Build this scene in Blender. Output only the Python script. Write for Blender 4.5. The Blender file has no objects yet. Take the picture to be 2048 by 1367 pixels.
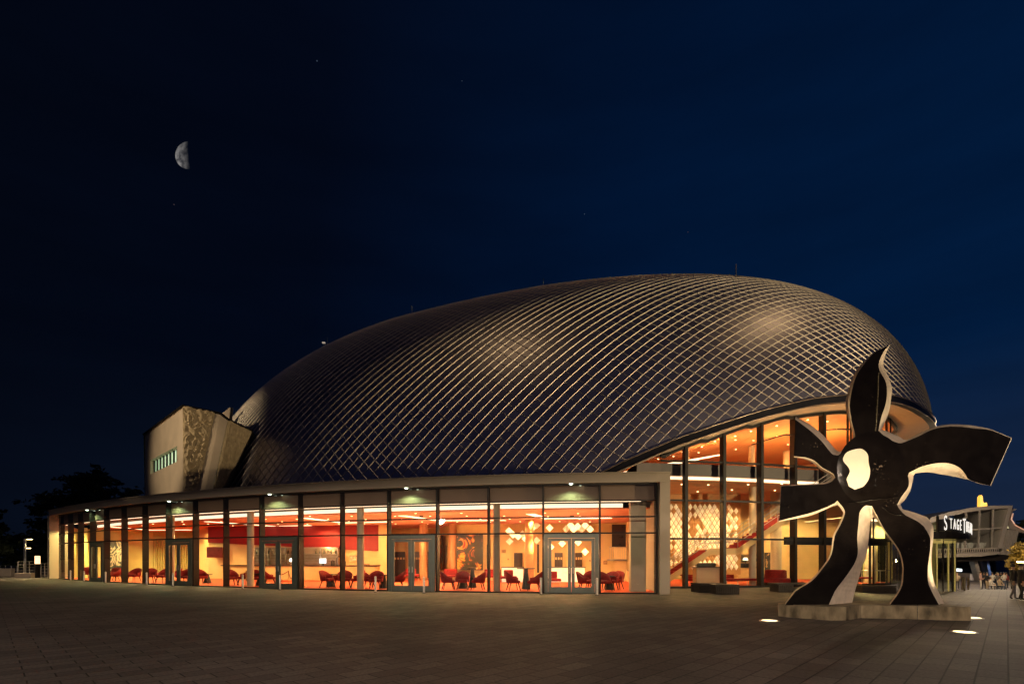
import bpy, bmesh, math, random
import numpy as np
from mathutils import Vector, Matrix, noise
from mathutils.geometry import tessellate_polygon
R = math.radians
rnd = random.Random(7)
sc = bpy.context.scene
COL = sc.collection

# ------------------------------------------------------------------ camera
EYE = 1.65; FPX = 1024.0; CX = 1024.0; HY = 1116.0
cam = bpy.data.cameras.new('camera'); camo = bpy.data.objects.new('camera', cam); COL.objects.link(camo)
cam.lens = 18.0; cam.sensor_width = 36.0; cam.clip_start = .1; cam.clip_end = 5000
cam.shift_y = (HY - 683.5) / 2048
camo.location = (0, 0, EYE); camo.rotation_euler = (R(90), 0, 0)
sc.camera = camo
sc.view_settings.view_transform = 'Standard'; sc.view_settings.look = 'None'
sc.view_settings.exposure = 0; sc.view_settings.gamma = 1
sc.cycles.use_denoising = True
sc.cycles.max_bounces = 7; sc.cycles.transparent_max_bounces = 24
sc.cycles.caustics_reflective = False; sc.cycles.caustics_refractive = False
sc.cycles.sample_clamp_indirect = 4.0

# ------------------------------------------------------------------ night sky
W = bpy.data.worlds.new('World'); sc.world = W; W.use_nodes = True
wn = W.node_tree.nodes; wl = W.node_tree.links; wn.clear()
def wnode(t, **k):
    n = wn.new(t)
    for a, b in k.items(): setattr(n, a, b)
    return n
tc = wnode('ShaderNodeTexCoord'); nrm = wnode('ShaderNodeVectorMath', operation='NORMALIZE')
wl.new(tc.outputs['Generated'], nrm.inputs[0])
dot = wnode('ShaderNodeVectorMath', operation='DOT_PRODUCT'); dot.inputs[1].default_value = (0.86, 0.5, 0)
wl.new(nrm.outputs[0], dot.inputs[0])
r1 = wnode('ShaderNodeValToRGB'); el = r1.color_ramp.elements
el[0].position = 0.0; el[0].color = (.0009, .0018, .0048, 1)
el[1].position = 1.0; el[1].color = (.0008, .0108, .043, 1)
e = el.new(.42); e.color = (.0008, .0024, .0084, 1)
e = el.new(.72); e.color = (.0005, .0062, .026, 1)
mr = wnode('ShaderNodeMapRange'); mr.inputs['From Min'].default_value = -.45; mr.inputs['From Max'].default_value = .95
wl.new(dot.outputs['Value'], mr.inputs['Value']); wl.new(mr.outputs[0], r1.inputs[0])
sep = wnode('ShaderNodeSeparateXYZ'); wl.new(nrm.outputs[0], sep.inputs[0])
r2 = wnode('ShaderNodeValToRGB'); el = r2.color_ramp.elements
el[0].position = .0; el[0].color = (1, 1, 1, 1); el[1].position = .32; el[1].color = (0, 0, 0, 1)
wl.new(sep.outputs['Z'], r2.inputs[0])
mul = wnode('ShaderNodeMath', operation='MULTIPLY'); wl.new(r2.outputs[0], mul.inputs[0]); wl.new(mr.outputs[0], mul.inputs[1])
m2 = wnode('ShaderNodeMath', operation='MULTIPLY'); m2.inputs[1].default_value = .8; wl.new(mul.outputs[0], m2.inputs[0])
mix = wnode('ShaderNodeMixRGB'); mix.inputs['Color2'].default_value = (.0125, .020, .041, 1)
wl.new(m2.outputs[0], mix.inputs['Fac']); wl.new(r1.outputs[0], mix.inputs['Color1'])
nz = wnode('ShaderNodeTexNoise'); nz.inputs['Scale'].default_value = 3.2; nz.inputs['Detail'].default_value = 5
mp = wnode('ShaderNodeMapping'); mp.inputs['Scale'].default_value = (1, 1, 5); wl.new(nrm.outputs[0], mp.inputs[0]); wl.new(mp.outputs[0], nz.inputs[0])
rr = wnode('ShaderNodeMapRange'); rr.inputs['From Min'].default_value = .3; rr.inputs['From Max'].default_value = .75
rr.inputs['To Min'].default_value = .86; rr.inputs['To Max'].default_value = 1.16; wl.new(nz.outputs[0], rr.inputs['Value'])
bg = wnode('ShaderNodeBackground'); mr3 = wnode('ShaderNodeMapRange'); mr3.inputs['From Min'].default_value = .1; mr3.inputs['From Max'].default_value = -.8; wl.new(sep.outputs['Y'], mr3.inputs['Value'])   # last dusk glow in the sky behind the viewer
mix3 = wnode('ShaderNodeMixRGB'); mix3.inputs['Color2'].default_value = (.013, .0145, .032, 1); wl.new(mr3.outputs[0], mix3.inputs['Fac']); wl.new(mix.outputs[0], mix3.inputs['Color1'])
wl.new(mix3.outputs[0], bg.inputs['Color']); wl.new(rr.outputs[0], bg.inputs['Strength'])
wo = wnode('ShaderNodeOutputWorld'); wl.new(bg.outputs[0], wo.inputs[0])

# ------------------------------------------------------------------ lamps of the place outside the frame and floodlights
def lamp(kind, name, loc, energy, color, target=None, size=.1, spot=60, blend=.5):
    L = bpy.data.lights.new(name, kind); o = bpy.data.objects.new(name, L); COL.objects.link(o)
    o.location = loc; L.energy = energy; L.color = color
    if kind == 'AREA': L.shape = 'DISK'; L.size = size
    else: L.shadow_soft_size = size
    if kind == 'SPOT': L.spot_size = R(spot); L.spot_blend = blend
    if target is not None:
        d = Vector(target) - Vector(loc); o.rotation_euler = d.to_track_quat('-Z', 'Y').to_euler()
    return o
WARM = (1, .66, .34)
# full cut-off street lamps behind the viewer: they light the plaza and the low pavilion, not the dome
for x in (-26, -6, 12): lamp('SPOT', 'plaza_lamp_light', (x, -13, 6.6), 11500 if x < 0 else 8000, (1, .77, .56), (x, -12.9, 0), .3, 176, .03)
lamp('SPOT', 'dome_ground_flood', (30, 9, 2.6), 31000, (1, .75, .43), (-2, 38, 18), .25, 64, .95)
lamp('SPOT', 'dome_ground_flood', (13.5, 4, 2.6), 3400, (1, .75, .43), (24, 33, 15), .25, 44, .9)
lamp('SPOT', 'tower_flood', (-28, 22.5, 12), 6000, (1, .76, .47), (-23.5, 35, 9.5), .06, 42, .7)
FLOODS = []   # filled after the dome is known

# ------------------------------------------------------------------ helpers
def PX(x, d): return (x - CX) / FPX * d
def PZ(y, d): return EYE - (y - HY) / FPX * d
def P3(x, y, d): return Vector((PX(x, d), d, PZ(y, d)))
def sm(a, b, t):
    t = max(0., min(1., (t - a) / (b - a))); return t * t * (3 - 2 * t)
def ground(x, y):
    s = sm(14, 26, x)
    return -.40 * s - 1.2 * s * sm(31, 54, y)

def link(o, parent=None):
    COL.objects.link(o)
    if parent is not None: o.parent = parent
    return o
def tag(o, label=None, cat=None, group=None, kind=None):
    if label: o['label'] = label
    if cat: o['category'] = cat
    if group: o['group'] = group
    if kind: o['kind'] = kind
    return o
def empty(name, loc=(0, 0, 0), rz=0, label=None, cat=None, group=None):
    o = bpy.data.objects.new(name, None); link(o); o.location = loc; o.rotation_euler = (0, 0, rz); o.empty_display_size = .2
    return tag(o, label, cat, group)

class MB:
    def __init__(s): s.v = []; s.f = []; s.m = []; s.sm = []
    def add(s, vs, fs, mi=0, smooth=False):
        b = len(s.v); s.v += [tuple(p) for p in vs]
        for f in fs: s.f.append(tuple(b + i for i in f)); s.m.append(mi); s.sm.append(smooth)
    def quad(s, a, b, c, d, mi=0): s.add([a, b, c, d], [(0, 1, 2, 3)], mi)
    def box(s, c, size, rz=0, mi=0, bev=0):
        hx, hy, hz = size[0] / 2, size[1] / 2, size[2] / 2; ca, sa = math.cos(rz), math.sin(rz)
        def T(x, y, z): return (c[0] + x * ca - y * sa, c[1] + x * sa + y * ca, c[2] + z)
        if bev <= 0:
            vs = [T(x, y, z) for z in (-hz, hz) for (x, y) in ((-hx, -hy), (hx, -hy), (hx, hy), (-hx, hy))]
            s.add(vs, [(3, 2, 1, 0), (4, 5, 6, 7), (0, 1, 5, 4), (1, 2, 6, 5), (2, 3, 7, 6), (3, 0, 4, 7)], mi); return
        b = bev
        def ring(ix, z):
            ax, ay = hx - ix, hy - ix
            return [T(-ax + b, -ay, z), T(ax - b, -ay, z), T(ax, -ay + b, z), T(ax, ay - b, z), T(ax - b, ay, z), T(-ax + b, ay, z), T(-ax, ay - b, z), T(-ax, -ay + b, z)]
        rs = [ring(b, -hz), ring(0, -hz + b), ring(0, hz - b), ring(b, hz)]
        vs = sum(rs, []); fs = [tuple(range(7, -1, -1)), tuple(range(24, 32))]
        for k in range(3):
            for i in range(8): j = (i + 1) % 8; fs.append((k * 8 + i, k * 8 + j, k * 8 + 8 + j, k * 8 + 8 + i))
        s.add(vs, fs, mi)
    def prism(s, poly, z0, z1, mi=0):      # poly in xy, any shape
        n = len(poly); vs = [(p[0], p[1], z0) for p in poly] + [(p[0], p[1], z1) for p in poly]
        tr = tessellate_polygon([[Vector((p[0], p[1], 0)) for p in poly]])
        s.add(vs, [tuple(t) for t in tr] + [tuple(i + n for i in reversed(t)) for t in tr] + [(i, (i + 1) % n, n + (i + 1) % n, n + i) for i in range(n)], mi)
    def extrude(s, front, vec, mi=0, side=None):   # 3D planar polygon + vector
        n = len(front); a = [Vector(p) for p in front]; b = [p + Vector(vec) for p in a]
        tr = tessellate_polygon([a])
        s.add(a + b, [tuple(t) for t in tr] + [tuple(i + n for i in reversed(t)) for t in tr], mi)
        s.add(a + b, [(i, (i + 1) % n, n + (i + 1) % n, n + i) for i in range(n)], mi if side is None else side)
    def tube(s, path, r, n=6, mi=0, smooth=True, r2=None):
        P = [Vector(p) for p in path]; rings = []
        for i, p in enumerate(P):
            t = (P[min(i + 1, len(P) - 1)] - P[max(i - 1, 0)]).normalized()
            up = Vector((0, 0, 1)) if abs(t.z) < .9 else Vector((1, 0, 0))
            a = t.cross(up).normalized(); b = a.cross(t)
            rr_ = r if r2 is None else r + (r2 - r) * i / max(1, len(P) - 1)
            rings += [p + (a * math.cos(k * 2 * math.pi / n) + b * math.sin(k * 2 * math.pi / n)) * rr_ for k in range(n)]
        m = len(P)
        fs = [(i * n + k, i * n + (k + 1) % n, (i + 1) * n + (k + 1) % n, (i + 1) * n + k) for i in range(m - 1) for k in range(n)]
        s.add(rings, fs, mi, smooth); s.add(rings[:n], [tuple(range(n))], mi); s.add(rings[-n:], [tuple(range(n - 1, -1, -1))], mi)
    def lathe(s, prof, c=(0, 0, 0), n=16, mi=0, smooth=True):
        vs = []
        for (r, z) in prof: vs += [(c[0] + r * math.cos(k * 2 * math.pi / n), c[1] + r * math.sin(k * 2 * math.pi / n), c[2] + z) for k in range(n)]
        m = len(prof)
        s.add(vs, [(i * n + k, i * n + (k + 1) % n, (i + 1) * n + (k + 1) % n, (i + 1) * n + k) for i in range(m - 1) for k in range(n)], mi, smooth)
        s.add(vs[:n], [tuple(range(n - 1, -1, -1))], mi); s.add(vs[-n:], [tuple(range(n))], mi)
    def build(s, name, mats, parent=None, **kw):
        me = bpy.data.meshes.new(name); me.from_pydata(s.v, [], s.f)
        for m_ in (mats if isinstance(mats, (list, tuple)) else [mats]): me.materials.append(m_)
        me.polygons.foreach_set('material_index', s.m); me.polygons.foreach_set('use_smooth', s.sm); me.update()
        o = bpy.data.objects.new(name, me); link(o, parent)
        if kw: tag(o, **kw)
        return o

# ------------------------------------------------------------------ materials
def mat(name, col, rough=.6, metal=0, var=.18, scale=4., bump=0., bscale=20., col2=None, emit=None, estr=0, coords='Object', spec=.5, detail=6, stretch=None):
    m = bpy.data.materials.new(name); m.use_nodes = True; nt = m.node_tree; b = nt.nodes['Principled BSDF']
    t = nt.nodes.new('ShaderNodeTexCoord'); n = nt.nodes.new('ShaderNodeTexNoise'); n.inputs['Scale'].default_value = scale; n.inputs['Detail'].default_value = detail
    src = t.outputs[coords]
    if stretch:
        mpn = nt.nodes.new('ShaderNodeMapping'); mpn.inputs['Scale'].default_value = stretch; nt.links.new(src, mpn.inputs[0]); src = mpn.outputs[0]
    nt.links.new(src, n.inputs['Vector'])
    rp = nt.nodes.new('ShaderNodeValToRGB'); c1 = tuple(max(0, c * (1 - var)) for c in col); c2 = col2 or tuple(min(1, c * (1 + var)) for c in col)
    rp.color_ramp.elements[0].position = .32; rp.color_ramp.elements[1].position = .68
    rp.color_ramp.elements[0].color = (*c1, 1); rp.color_ramp.elements[1].color = (*c2, 1)
    nt.links.new(n.outputs[0], rp.inputs[0]); nt.links.new(rp.outputs[0], b.inputs['Base Color'])
    rm = nt.nodes.new('ShaderNodeMapRange'); rm.inputs['To Min'].default_value = max(0, rough - .08); rm.inputs['To Max'].default_value = min(1, rough + .08)
    nt.links.new(n.outputs[0], rm.inputs['Value']); nt.links.new(rm.outputs[0], b.inputs['Roughness'])
    b.inputs['Metallic'].default_value = metal; b.inputs['Specular IOR Level'].default_value = spec
    if bump:
        n2 = nt.nodes.new('ShaderNodeTexNoise'); n2.inputs['Scale'].default_value = bscale; n2.inputs['Detail'].default_value = 5; nt.links.new(src, n2.inputs['Vector'])
        bp = nt.nodes.new('ShaderNodeBump'); bp.inputs['Strength'].default_value = bump; bp.inputs['Distance'].default_value = .05
        nt.links.new(n2.outputs[0], bp.inputs['Height']); nt.links.new(bp.outputs[0], b.inputs['Normal'])
    if emit: b.inputs['Emission Color'].default_value = (*emit, 1); b.inputs['Emission Strength'].default_value = estr
    return m
def glass_mat(name, tint=(.93, .95, .93), refl=1.0):
    m = bpy.data.materials.new(name); m.use_nodes = True; nt = m.node_tree; nt.nodes.clear()
    o = nt.nodes.new('ShaderNodeOutputMaterial'); mx = nt.nodes.new('ShaderNodeMixShader'); tr = nt.nodes.new('ShaderNodeBsdfTransparent'); gl = nt.nodes.new('ShaderNodeBsdfGlossy')
    gl.inputs['Roughness'].default_value = .01; tr.inputs['Color'].default_value = (*tint, 1)
    ge = nt.nodes.new('ShaderNodeNewGeometry'); dp = nt.nodes.new('ShaderNodeVectorMath'); dp.operation = 'DOT_PRODUCT'; nt.links.new(ge.outputs['Normal'], dp.inputs[0]); nt.links.new(ge.outputs['Incoming'], dp.inputs[1])
    def mth(op, a, b):
        n_ = nt.nodes.new('ShaderNodeMath'); n_.operation = op
        for k_, v_ in enumerate((a, b)):
            if isinstance(v_, (int, float)): n_.inputs[k_].default_value = v_
            elif v_ is not None: nt.links.new(v_, n_.inputs[k_])
        return n_.outputs[0]
    ab_ = mth('ABSOLUTE', dp.outputs['Value'], None); fr_ = mth('MULTIPLY_ADD', mth('POWER', mth('SUBTRACT', 1.0, ab_), 5.0), .92); fr_.node.inputs[2].default_value = .075
    mu = nt.nodes.new('ShaderNodeMath'); mu.operation = 'MULTIPLY'; mu.inputs[1].default_value = refl
    geo = nt.nodes.new('ShaderNodeTexCoord'); nz_ = nt.nodes.new('ShaderNodeTexNoise'); nz_.inputs['Scale'].default_value = .7; nt.links.new(geo.outputs['Object'], nz_.inputs['Vector'])
    bp = nt.nodes.new('ShaderNodeBump'); bp.inputs['Strength'].default_value = .06; bp.inputs['Distance'].default_value = .1; nt.links.new(nz_.outputs[0], bp.inputs['Height']); nt.links.new(bp.outputs[0], gl.inputs['Normal'])
    nt.links.new(fr_, mu.inputs[0]); nt.links.new(mu.outputs[0], mx.inputs[0]); nt.links.new(tr.outputs[0], mx.inputs[1]); nt.links.new(gl.outputs[0], mx.inputs[2]); nt.links.new(mx.outputs[0], o.inputs[0])
    return m
def emis(name, col, s): return mat(name, (.8, .8, .8), .5, emit=col, estr=s, var=.02)

M = dict(
 fascia=mat('fascia_plaster', (.36, .30, .225), .7, var=.06, scale=.6, bump=.05, bscale=60),
 dark=mat('dark_bronze_metal', (.014, .011, .009), .5, 0, spec=.25, bump=.02),
 doorm=mat('grey_green_aluminium', (.10, .112, .095), .4, .4, var=.08),
 steel=mat('brushed_steel', (.42, .4, .37), .35, .9, stretch=(1, 1, 12)),
 cream=mat('warm_cream_wall', (.74, .50, .23), .75, var=.05, scale=1.2),
 yellow=mat('pale_yellow_wall', (.72, .62, .25), .75, var=.05, scale=1.2),
 orange=mat('apricot_ceiling', (.8, .42, .2), .7, var=.05, scale=1),
 redceil=mat('salmon_ceiling', (.88, .33, .19), .7, var=.05, scale=1),
 whitec=mat('white_ceiling', (.7, .62, .52), .7, var=.04, scale=1),
 redwall=mat('deep_red_wall', (.22, .010, .012), .6, var=.1, scale=1),
 carpet=mat('red_carpet', (.62, .10, .03), .9, var=.2, scale=14),
 spandrel=mat('spandrel_board', (.19, .12, .08), .6, var=.08, scale=.8),
 column=mat('column_plaster', (.50, .40, .28), .6, var=.06, scale=2),
 redfab=mat('red_velvet', (.24, .006, .006), .85, var=.25, scale=12, bump=.1, bscale=80),
 wood=mat('dark_wood', (.03, .015, .01), .4, var=.3, scale=6, stretch=(1, 1, .1)),
 black=mat('black_lacquer', (.012, .011, .01), .3),
 barfront=mat('bar_front_panel', (.72, .46, .2), .5, var=.06),
 curtain=mat('pale_curtain', (.6, .5, .22), .85, var=.1, scale=6),
 concrete=mat('smooth_concrete', (.44, .36, .27), .8, var=.10, scale=.9, bump=.1, bscale=25),
 stain=mat('stained_concrete', (.15, .115, .06), .85, var=.65, scale=3.2, bump=.35, bscale=18, col2=(.30, .24, .155), stretch=(1, 1, .5)),
 led=emis('led_band', (1, .78, .52), 1.7), ledw=emis('led_cove', (1, .70, .42), 2.6), thin=emis('led_line', (1, .72, .45), 2.2),
 dl=emis('downlight_glass', (1, .66, .30), 6), diamond=emis('lit_diamond_tile', (1, .64, .24), .5), diamond2=emis('dim_diamond_tile', (1, .5, .16), .3),
 soffitlamp=emis('soffit_lamp_glass', (.85, 1, .72), 3.5), neon=emis('white_sign_letters', (1, .93, .82), .95), greenwin=emis('green_lit_glass', (.58, .92, .52), .8),
 glass=glass_mat('facade_glass', refl=.8), glassd=glass_mat('door_glass', (.92, .93, .88), refl=.6),
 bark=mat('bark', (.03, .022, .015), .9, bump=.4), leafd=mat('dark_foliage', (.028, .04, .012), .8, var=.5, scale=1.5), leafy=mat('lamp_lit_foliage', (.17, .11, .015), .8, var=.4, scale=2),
)

# ------------------------------------------------------------------ ground
def paving():
    m = bpy.data.materials.new('concrete_pavers'); m.use_nodes = True; nt = m.node_tree; b = nt.nodes['Principled BSDF']
    t = nt.nodes.new('ShaderNodeTexCoord'); mpn = nt.nodes.new('ShaderNodeMapping'); mpn.inputs['Rotation'].default_value = (0, 0, R(-46)); mpn.inputs['Location'].default_value = (.2, .35, 0)
    nt.links.new(t.outputs['Object'], mpn.inputs[0])
    br = nt.nodes.new('ShaderNodeTexBrick'); br.inputs['Scale'].default_value = 1; br.inputs['Brick Width'].default_value = .62; br.inputs['Row Height'].default_value = .33
    br.inputs['Mortar Size'].default_value = .011; br.inputs['Mortar Smooth'].default_value = .3
    br.inputs['Color1'].default_value = (.055, .046, .046, 1); br.inputs['Color2'].default_value = (.096, .081, .077, 1); br.inputs['Mortar'].default_value = (.012, .01, .01, 1)
    nt.links.new(mpn.outputs[0], br.inputs[0])
    n = nt.nodes.new('ShaderNodeTexNoise'); n.inputs['Scale'].default_value = .35; n.inputs['Detail'].default_value = 6; nt.links.new(t.outputs['Object'], n.inputs[0])
    n2 = nt.nodes.new('ShaderNodeTexNoise'); n2.inputs['Scale'].default_value = 22; n2.inputs['Detail'].default_value = 8; nt.links.new(t.outputs['Object'], n2.inputs[0])
    ad = nt.nodes.new('ShaderNodeMath'); ad.operation = 'ADD'; nt.links.new(n.outputs[0], ad.inputs[0]); nt.links.new(n2.outputs[0], ad.inputs[1])
    r = nt.nodes.new('ShaderNodeMapRange'); r.inputs['From Min'].default_value = .7; r.inputs['From Max'].default_value = 1.3; r.inputs['To Min'].default_value = .42; r.inputs['To Max'].default_value = 1.5; nt.links.new(ad.outputs[0], r.inputs[0])
    mx = nt.nodes.new('ShaderNodeVectorMath'); mx.operation = 'SCALE'; nt.links.new(br.outputs[0], mx.inputs[0]); nt.links.new(r.outputs[0], mx.inputs['Scale'])
    nt.links.new(mx.outputs[0], b.inputs['Base Color'])
    b.inputs['Roughness'].default_value = .72; b.inputs['Specular IOR Level'].default_value = .35
    h = nt.nodes.new('ShaderNodeMath'); h.operation = 'MULTIPLY_ADD'; h.inputs[1].default_value = -1.0; nt.links.new(br.outputs['Fac'], h.inputs[0])
    h2 = nt.nodes.new('ShaderNodeMath'); h2.operation = 'MULTIPLY'; h2.inputs[1].default_value = .35; nt.links.new(n2.outputs[0], h2.inputs[0]); nt.links.new(h2.outputs[0], h.inputs[2])
    bp = nt.nodes.new('ShaderNodeBump'); bp.inputs['Strength'].default_value = .7; bp.inputs['Distance'].default_value = .012; nt.links.new(h.outputs[0], bp.inputs['Height']); nt.links.new(bp.outputs[0], b.inputs['Normal'])
    return m
gx = [-900, -300, -120, -60, -30, -10, 5] + [14 + .75 * i for i in range(17)] + [30, 40, 60, 100, 160, 300, 900]
gy = [-300, -40, -10, 5, 20, 31] + [32 + 1.5 * i for i in range(16)] + [62, 80, 110, 200, 500, 1500]
g = MB(); n = len(gx)
g.add([(x, y, ground(x, y)) for y in gy for x in gx], [(j * n + i, j * n + i + 1, (j + 1) * n + i + 1, (j + 1) * n + i) for j in range(len(gy) - 1) for i in range(n - 1)])
g.build('plaza_paving', paving(), kind='structure')

# ------------------------------------------------------------------ the domed theatre: shell
DP = [-30.201, 53.886, 29.897, 37.251, 17.728, 2.021, 0.555, 0.381, 20.32, 7.107, -17.176, 2.815, 7.221, 0.434, 1.577, 8.969, 0.985]
Lp = np.array(DP[0:2]); Rp = np.array(DP[2:4]); axv = Rp - Lp; LEN = float(np.hypot(*axv)); nv = np.array([axv[1], -axv[0]]) / LEN
_s = np.linspace(0, math.pi, 361); _t = (1 - np.cos(_s)) / 2
_base = np.clip(1 - np.abs(2 * _t - 1) ** DP[5], 0, 1)
def smv(a, b, t): q = np.clip((t - a) / (b - a), 0, 1); return q * q * (3 - 2 * q)
_W = DP[4] * _base ** DP[6] * (DP[16] + (1 - DP[16]) * smv(0, .7, _t))
_H = np.polyval(DP[12:7:-1], _t) * (1 - (1 - np.clip(_t * DP[14], 0, 1)) ** 2) ** DP[7] * (1 - (1 - np.clip((1 - _t) * DP[14], 0, 1)) ** 2) ** DP[13]
_H = np.maximum(_H, 0)
_Z = 3 + (DP[15] - 3) * smv(.4, 1, _t)
def dome(s, v):
    t = (1 - np.cos(s)) / 2
    w = np.interp(s, _s, _W); h = np.interp(s, _s, _H); z0 = np.interp(s, _s, _Z); c = np.cos(v)
    return np.stack([Lp[0] + axv[0] * t + nv[0] * w * c, Lp[1] + axv[1] * t + nv[1] * w * c, z0 + h * np.sin(v)], -1)
def dnorm(s, v, e=2e-3):
    s = np.clip(s, .02, math.pi - .02)
    a = dome(s + e, v) - dome(s - e, v); b = dome(s, v + e) - dome(s, v - e); n_ = np.cross(b, a)
    return -n_ / np.maximum(np.linalg.norm(n_, axis=-1, keepdims=True), 1e-9)
# the lower edge: sits on the pavilion roof to the left, lifts in a long curve over the foyer glass to the right
Bx = [1180, 1235, 1350, 1454.6, 1534, 1626.5, 1688, 1740, 1786, 1829, 1857, 1869]; By = [966, 943, 892, 856.5, 832, 810, 804, 801, 804, 818, 836, 853]
ROOFZ = 5.5
V0 = np.zeros(len(_s)); V1 = np.zeros(len(_s)); zlast = ROOFZ
for i, s in enumerate(_s):
    zmin = ROOFZ
    def vz(z): 
        q = (z - _Z[i]) / max(_H[i], 1e-6); return math.asin(min(1, max(-1, q)))
    vv = np.linspace(0, 1.3, 260); p = dome(np.full(260, s), vv); px = CX + FPX * p[:, 0] / p[:, 1]; py = HY - FPX * (p[:, 2] - EYE) / p[:, 1]
    va = max(0, vz(zmin)) if _H[i] > 1e-3 else 0
    if _t[i] > .55 and _t[i] < .972:
        lo_ = vv >= va
        ok = np.where((py <= np.interp(px, Bx, By)) & lo_)[0]
        if len(ok) and px[np.argmax(lo_)] > 1200: va = max(va, vv[ok[0]])
        zlast = float(dome(np.array([s]), np.array([va]))[0, 2])
    elif _t[i] >= .972:
        va = max(va, vz(zlast)) if (zlast - _Z[i]) < _H[i] else math.pi / 2
    V0[i] = min(va, math.pi / 2)
k = np.ones(7) / 7
V0[180:345] = np.convolve(np.pad(V0, 3, mode='edge'), k, 'valid')[180:345]
for i in range(len(_s)):
    zr = _Z[i] + _H[i] * math.sin(V0[i]); V1[i] = math.pi - V0[i]
IMAX = next((i for i in range(200, len(_s)) if V0[i] >= math.pi / 2 - .02), len(_s) - 1)
IMIN = next(i for i in range(len(_s)) if _H[i] > (ROOFZ - _Z[i]) * 1.02)
cols = list(range(IMIN, IMAX, 2)) + [IMAX]; NV = 90
mb = MB(); V = []; UVs = []
SP = .76
def ab(s, v): return (1 - np.cos(s)) / 2 * LEN, v * 19.0
for i in cols:
    vv = np.linspace(V0[i], V1[i], NV); p = dome(np.full(NV, _s[i]), vv); V += [tuple(q) for q in p]
    a, b = ab(np.full(NV, _s[i]), vv); UVs += list(zip((a + b) / SP, (a - b) / SP))
mb.add(V, [(c * NV + j, c * NV + j + 1, (c + 1) * NV + j + 1, (c + 1) * NV + j) for c in range(len(cols) - 1) for j in range(NV - 1)], 0, True)
NSHELL = len(mb.v)
# standing seams: two families of raised beads that part the metal diamonds
def seam(a0, sg):
    v = np.linspace(.0, 2.0, 121); a = a0 + sg * v * 19.0
    t = a / LEN; ok = (t > .004) & (t < .996)
    s = np.arccos(np.clip(1 - 2 * np.clip(t, 0, 1), -1, 1))
    lim = np.interp(s, _s, V0) + .35 / 18
    ok &= (v > lim) & (v < np.interp(s, _s, V1)) & (s < _s[IMAX]) & (s > _s[IMIN])
    idx = np.where(ok)[0]
    if len(idx) < 3: return
    for run in np.split(idx, np.where(np.diff(idx) > 1)[0] + 1):
        if len(run) < 3: continue
        p = dome(s[run], v[run]); N = dnorm(s[run], v[run]); T = np.gradient(p, axis=0); T /= np.linalg.norm(T, axis=1, keepdims=True)
        S = np.cross(N, T) * sg; h = .034 if sg > 0 else .028      # S points up the slope: every diamond laps over the one below, its raised lower edge looks down
        vs = np.stack([p + S * .04 - N * .005, p + S * .0 + N * h, p - S * .012 + N * h * .5, p - S * .024 - N * .01], 1).reshape(-1, 3)
        m = len(run)
        mb.add(vs, [(i * 4 + q, i * 4 + q + 1, (i + 1) * 4 + q + 1, (i + 1) * 4 + q) for i in range(m - 1) for q in (0,)], 0, True)
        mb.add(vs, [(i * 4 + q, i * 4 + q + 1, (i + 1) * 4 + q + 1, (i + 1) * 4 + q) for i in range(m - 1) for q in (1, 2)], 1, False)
for kk in range(-60, 150):
    seam(kk * SP, 1); seam(kk * SP, -1)
def shell_mat():
    m = bpy.data.materials.new('dark_metal_shingles'); m.use_nodes = True; nt = m.node_tree; b = nt.nodes['Principled BSDF']
    uv = nt.nodes.new('ShaderNodeUVMap'); uv.uv_map = 'uv'; fl = nt.nodes.new('ShaderNodeVectorMath'); fl.operation = 'FLOOR'; nt.links.new(uv.outputs[0], fl.inputs[0])
    wnz = nt.nodes.new('ShaderNodeTexWhiteNoise'); wnz.noise_dimensions = '2D'; nt.links.new(fl.outputs[0], wnz.inputs['Vector'])
    rp = nt.nodes.new('ShaderNodeValToRGB'); rp.color_ramp.elements[0].color = (.30, .285, .37, 1); rp.color_ramp.elements[1].color = (.40, .38, .47, 1); nt.links.new(wnz.outputs['Value'], rp.inputs[0])
    nt.links.new(rp.outputs[0], b.inputs['Base Color']); b.inputs['Metallic'].default_value = 1
    n_ = nt.nodes.new('ShaderNodeTexNoise'); n_.inputs['Scale'].default_value = .5; t = nt.nodes.new('ShaderNodeTexCoord'); nt.links.new(t.outputs['Object'], n_.inputs[0])
    ad = nt.nodes.new('ShaderNodeMath'); ad.operation = 'ADD'; nt.links.new(n_.outputs[0], ad.inputs[0]); nt.links.new(wnz.outputs['Value'], ad.inputs[1])
    mr_ = nt.nodes.new('ShaderNodeMapRange'); mr_.inputs['From Max'].default_value = 2; mr_.inputs['To Min'].default_value = .35; mr_.inputs['To Max'].default_value = .39; nt.links.new(ad.outputs[0], mr_.inputs[0]); nt.links.new(mr_.outputs[0], b.inputs['Roughness'])
    # each diamond is tilted slightly: a saw-tooth height inside every cell
    fr = nt.nodes.new('ShaderNodeVectorMath'); fr.operation = 'FRACTION'; nt.links.new(uv.outputs[0], fr.inputs[0]); sx = nt.nodes.new('ShaderNodeSeparateXYZ'); nt.links.new(fr.outputs[0], sx.inputs[0])
    sb = nt.nodes.new('ShaderNodeMath'); sb.operation = 'SUBTRACT'; nt.links.new(sx.outputs[1], sb.inputs[0]); nt.links.new(sx.outputs[0], sb.inputs[1])
    bp = nt.nodes.new('ShaderNodeBump'); bp.inputs['Strength'].default_value = .5; bp.inputs['Distance'].default_value = .02; nt.links.new(sb.outputs[0], bp.inputs['Height']); nt.links.new(bp.outputs[0], b.inputs['Normal'])
    return m
M['shell'] = shell_mat()
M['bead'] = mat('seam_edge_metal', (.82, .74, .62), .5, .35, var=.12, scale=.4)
theatre = empty('domed_theatre', (10, 38, 0), label='huge dark metal shingle dome over a glazed orange foyer', cat='theatre')
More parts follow.
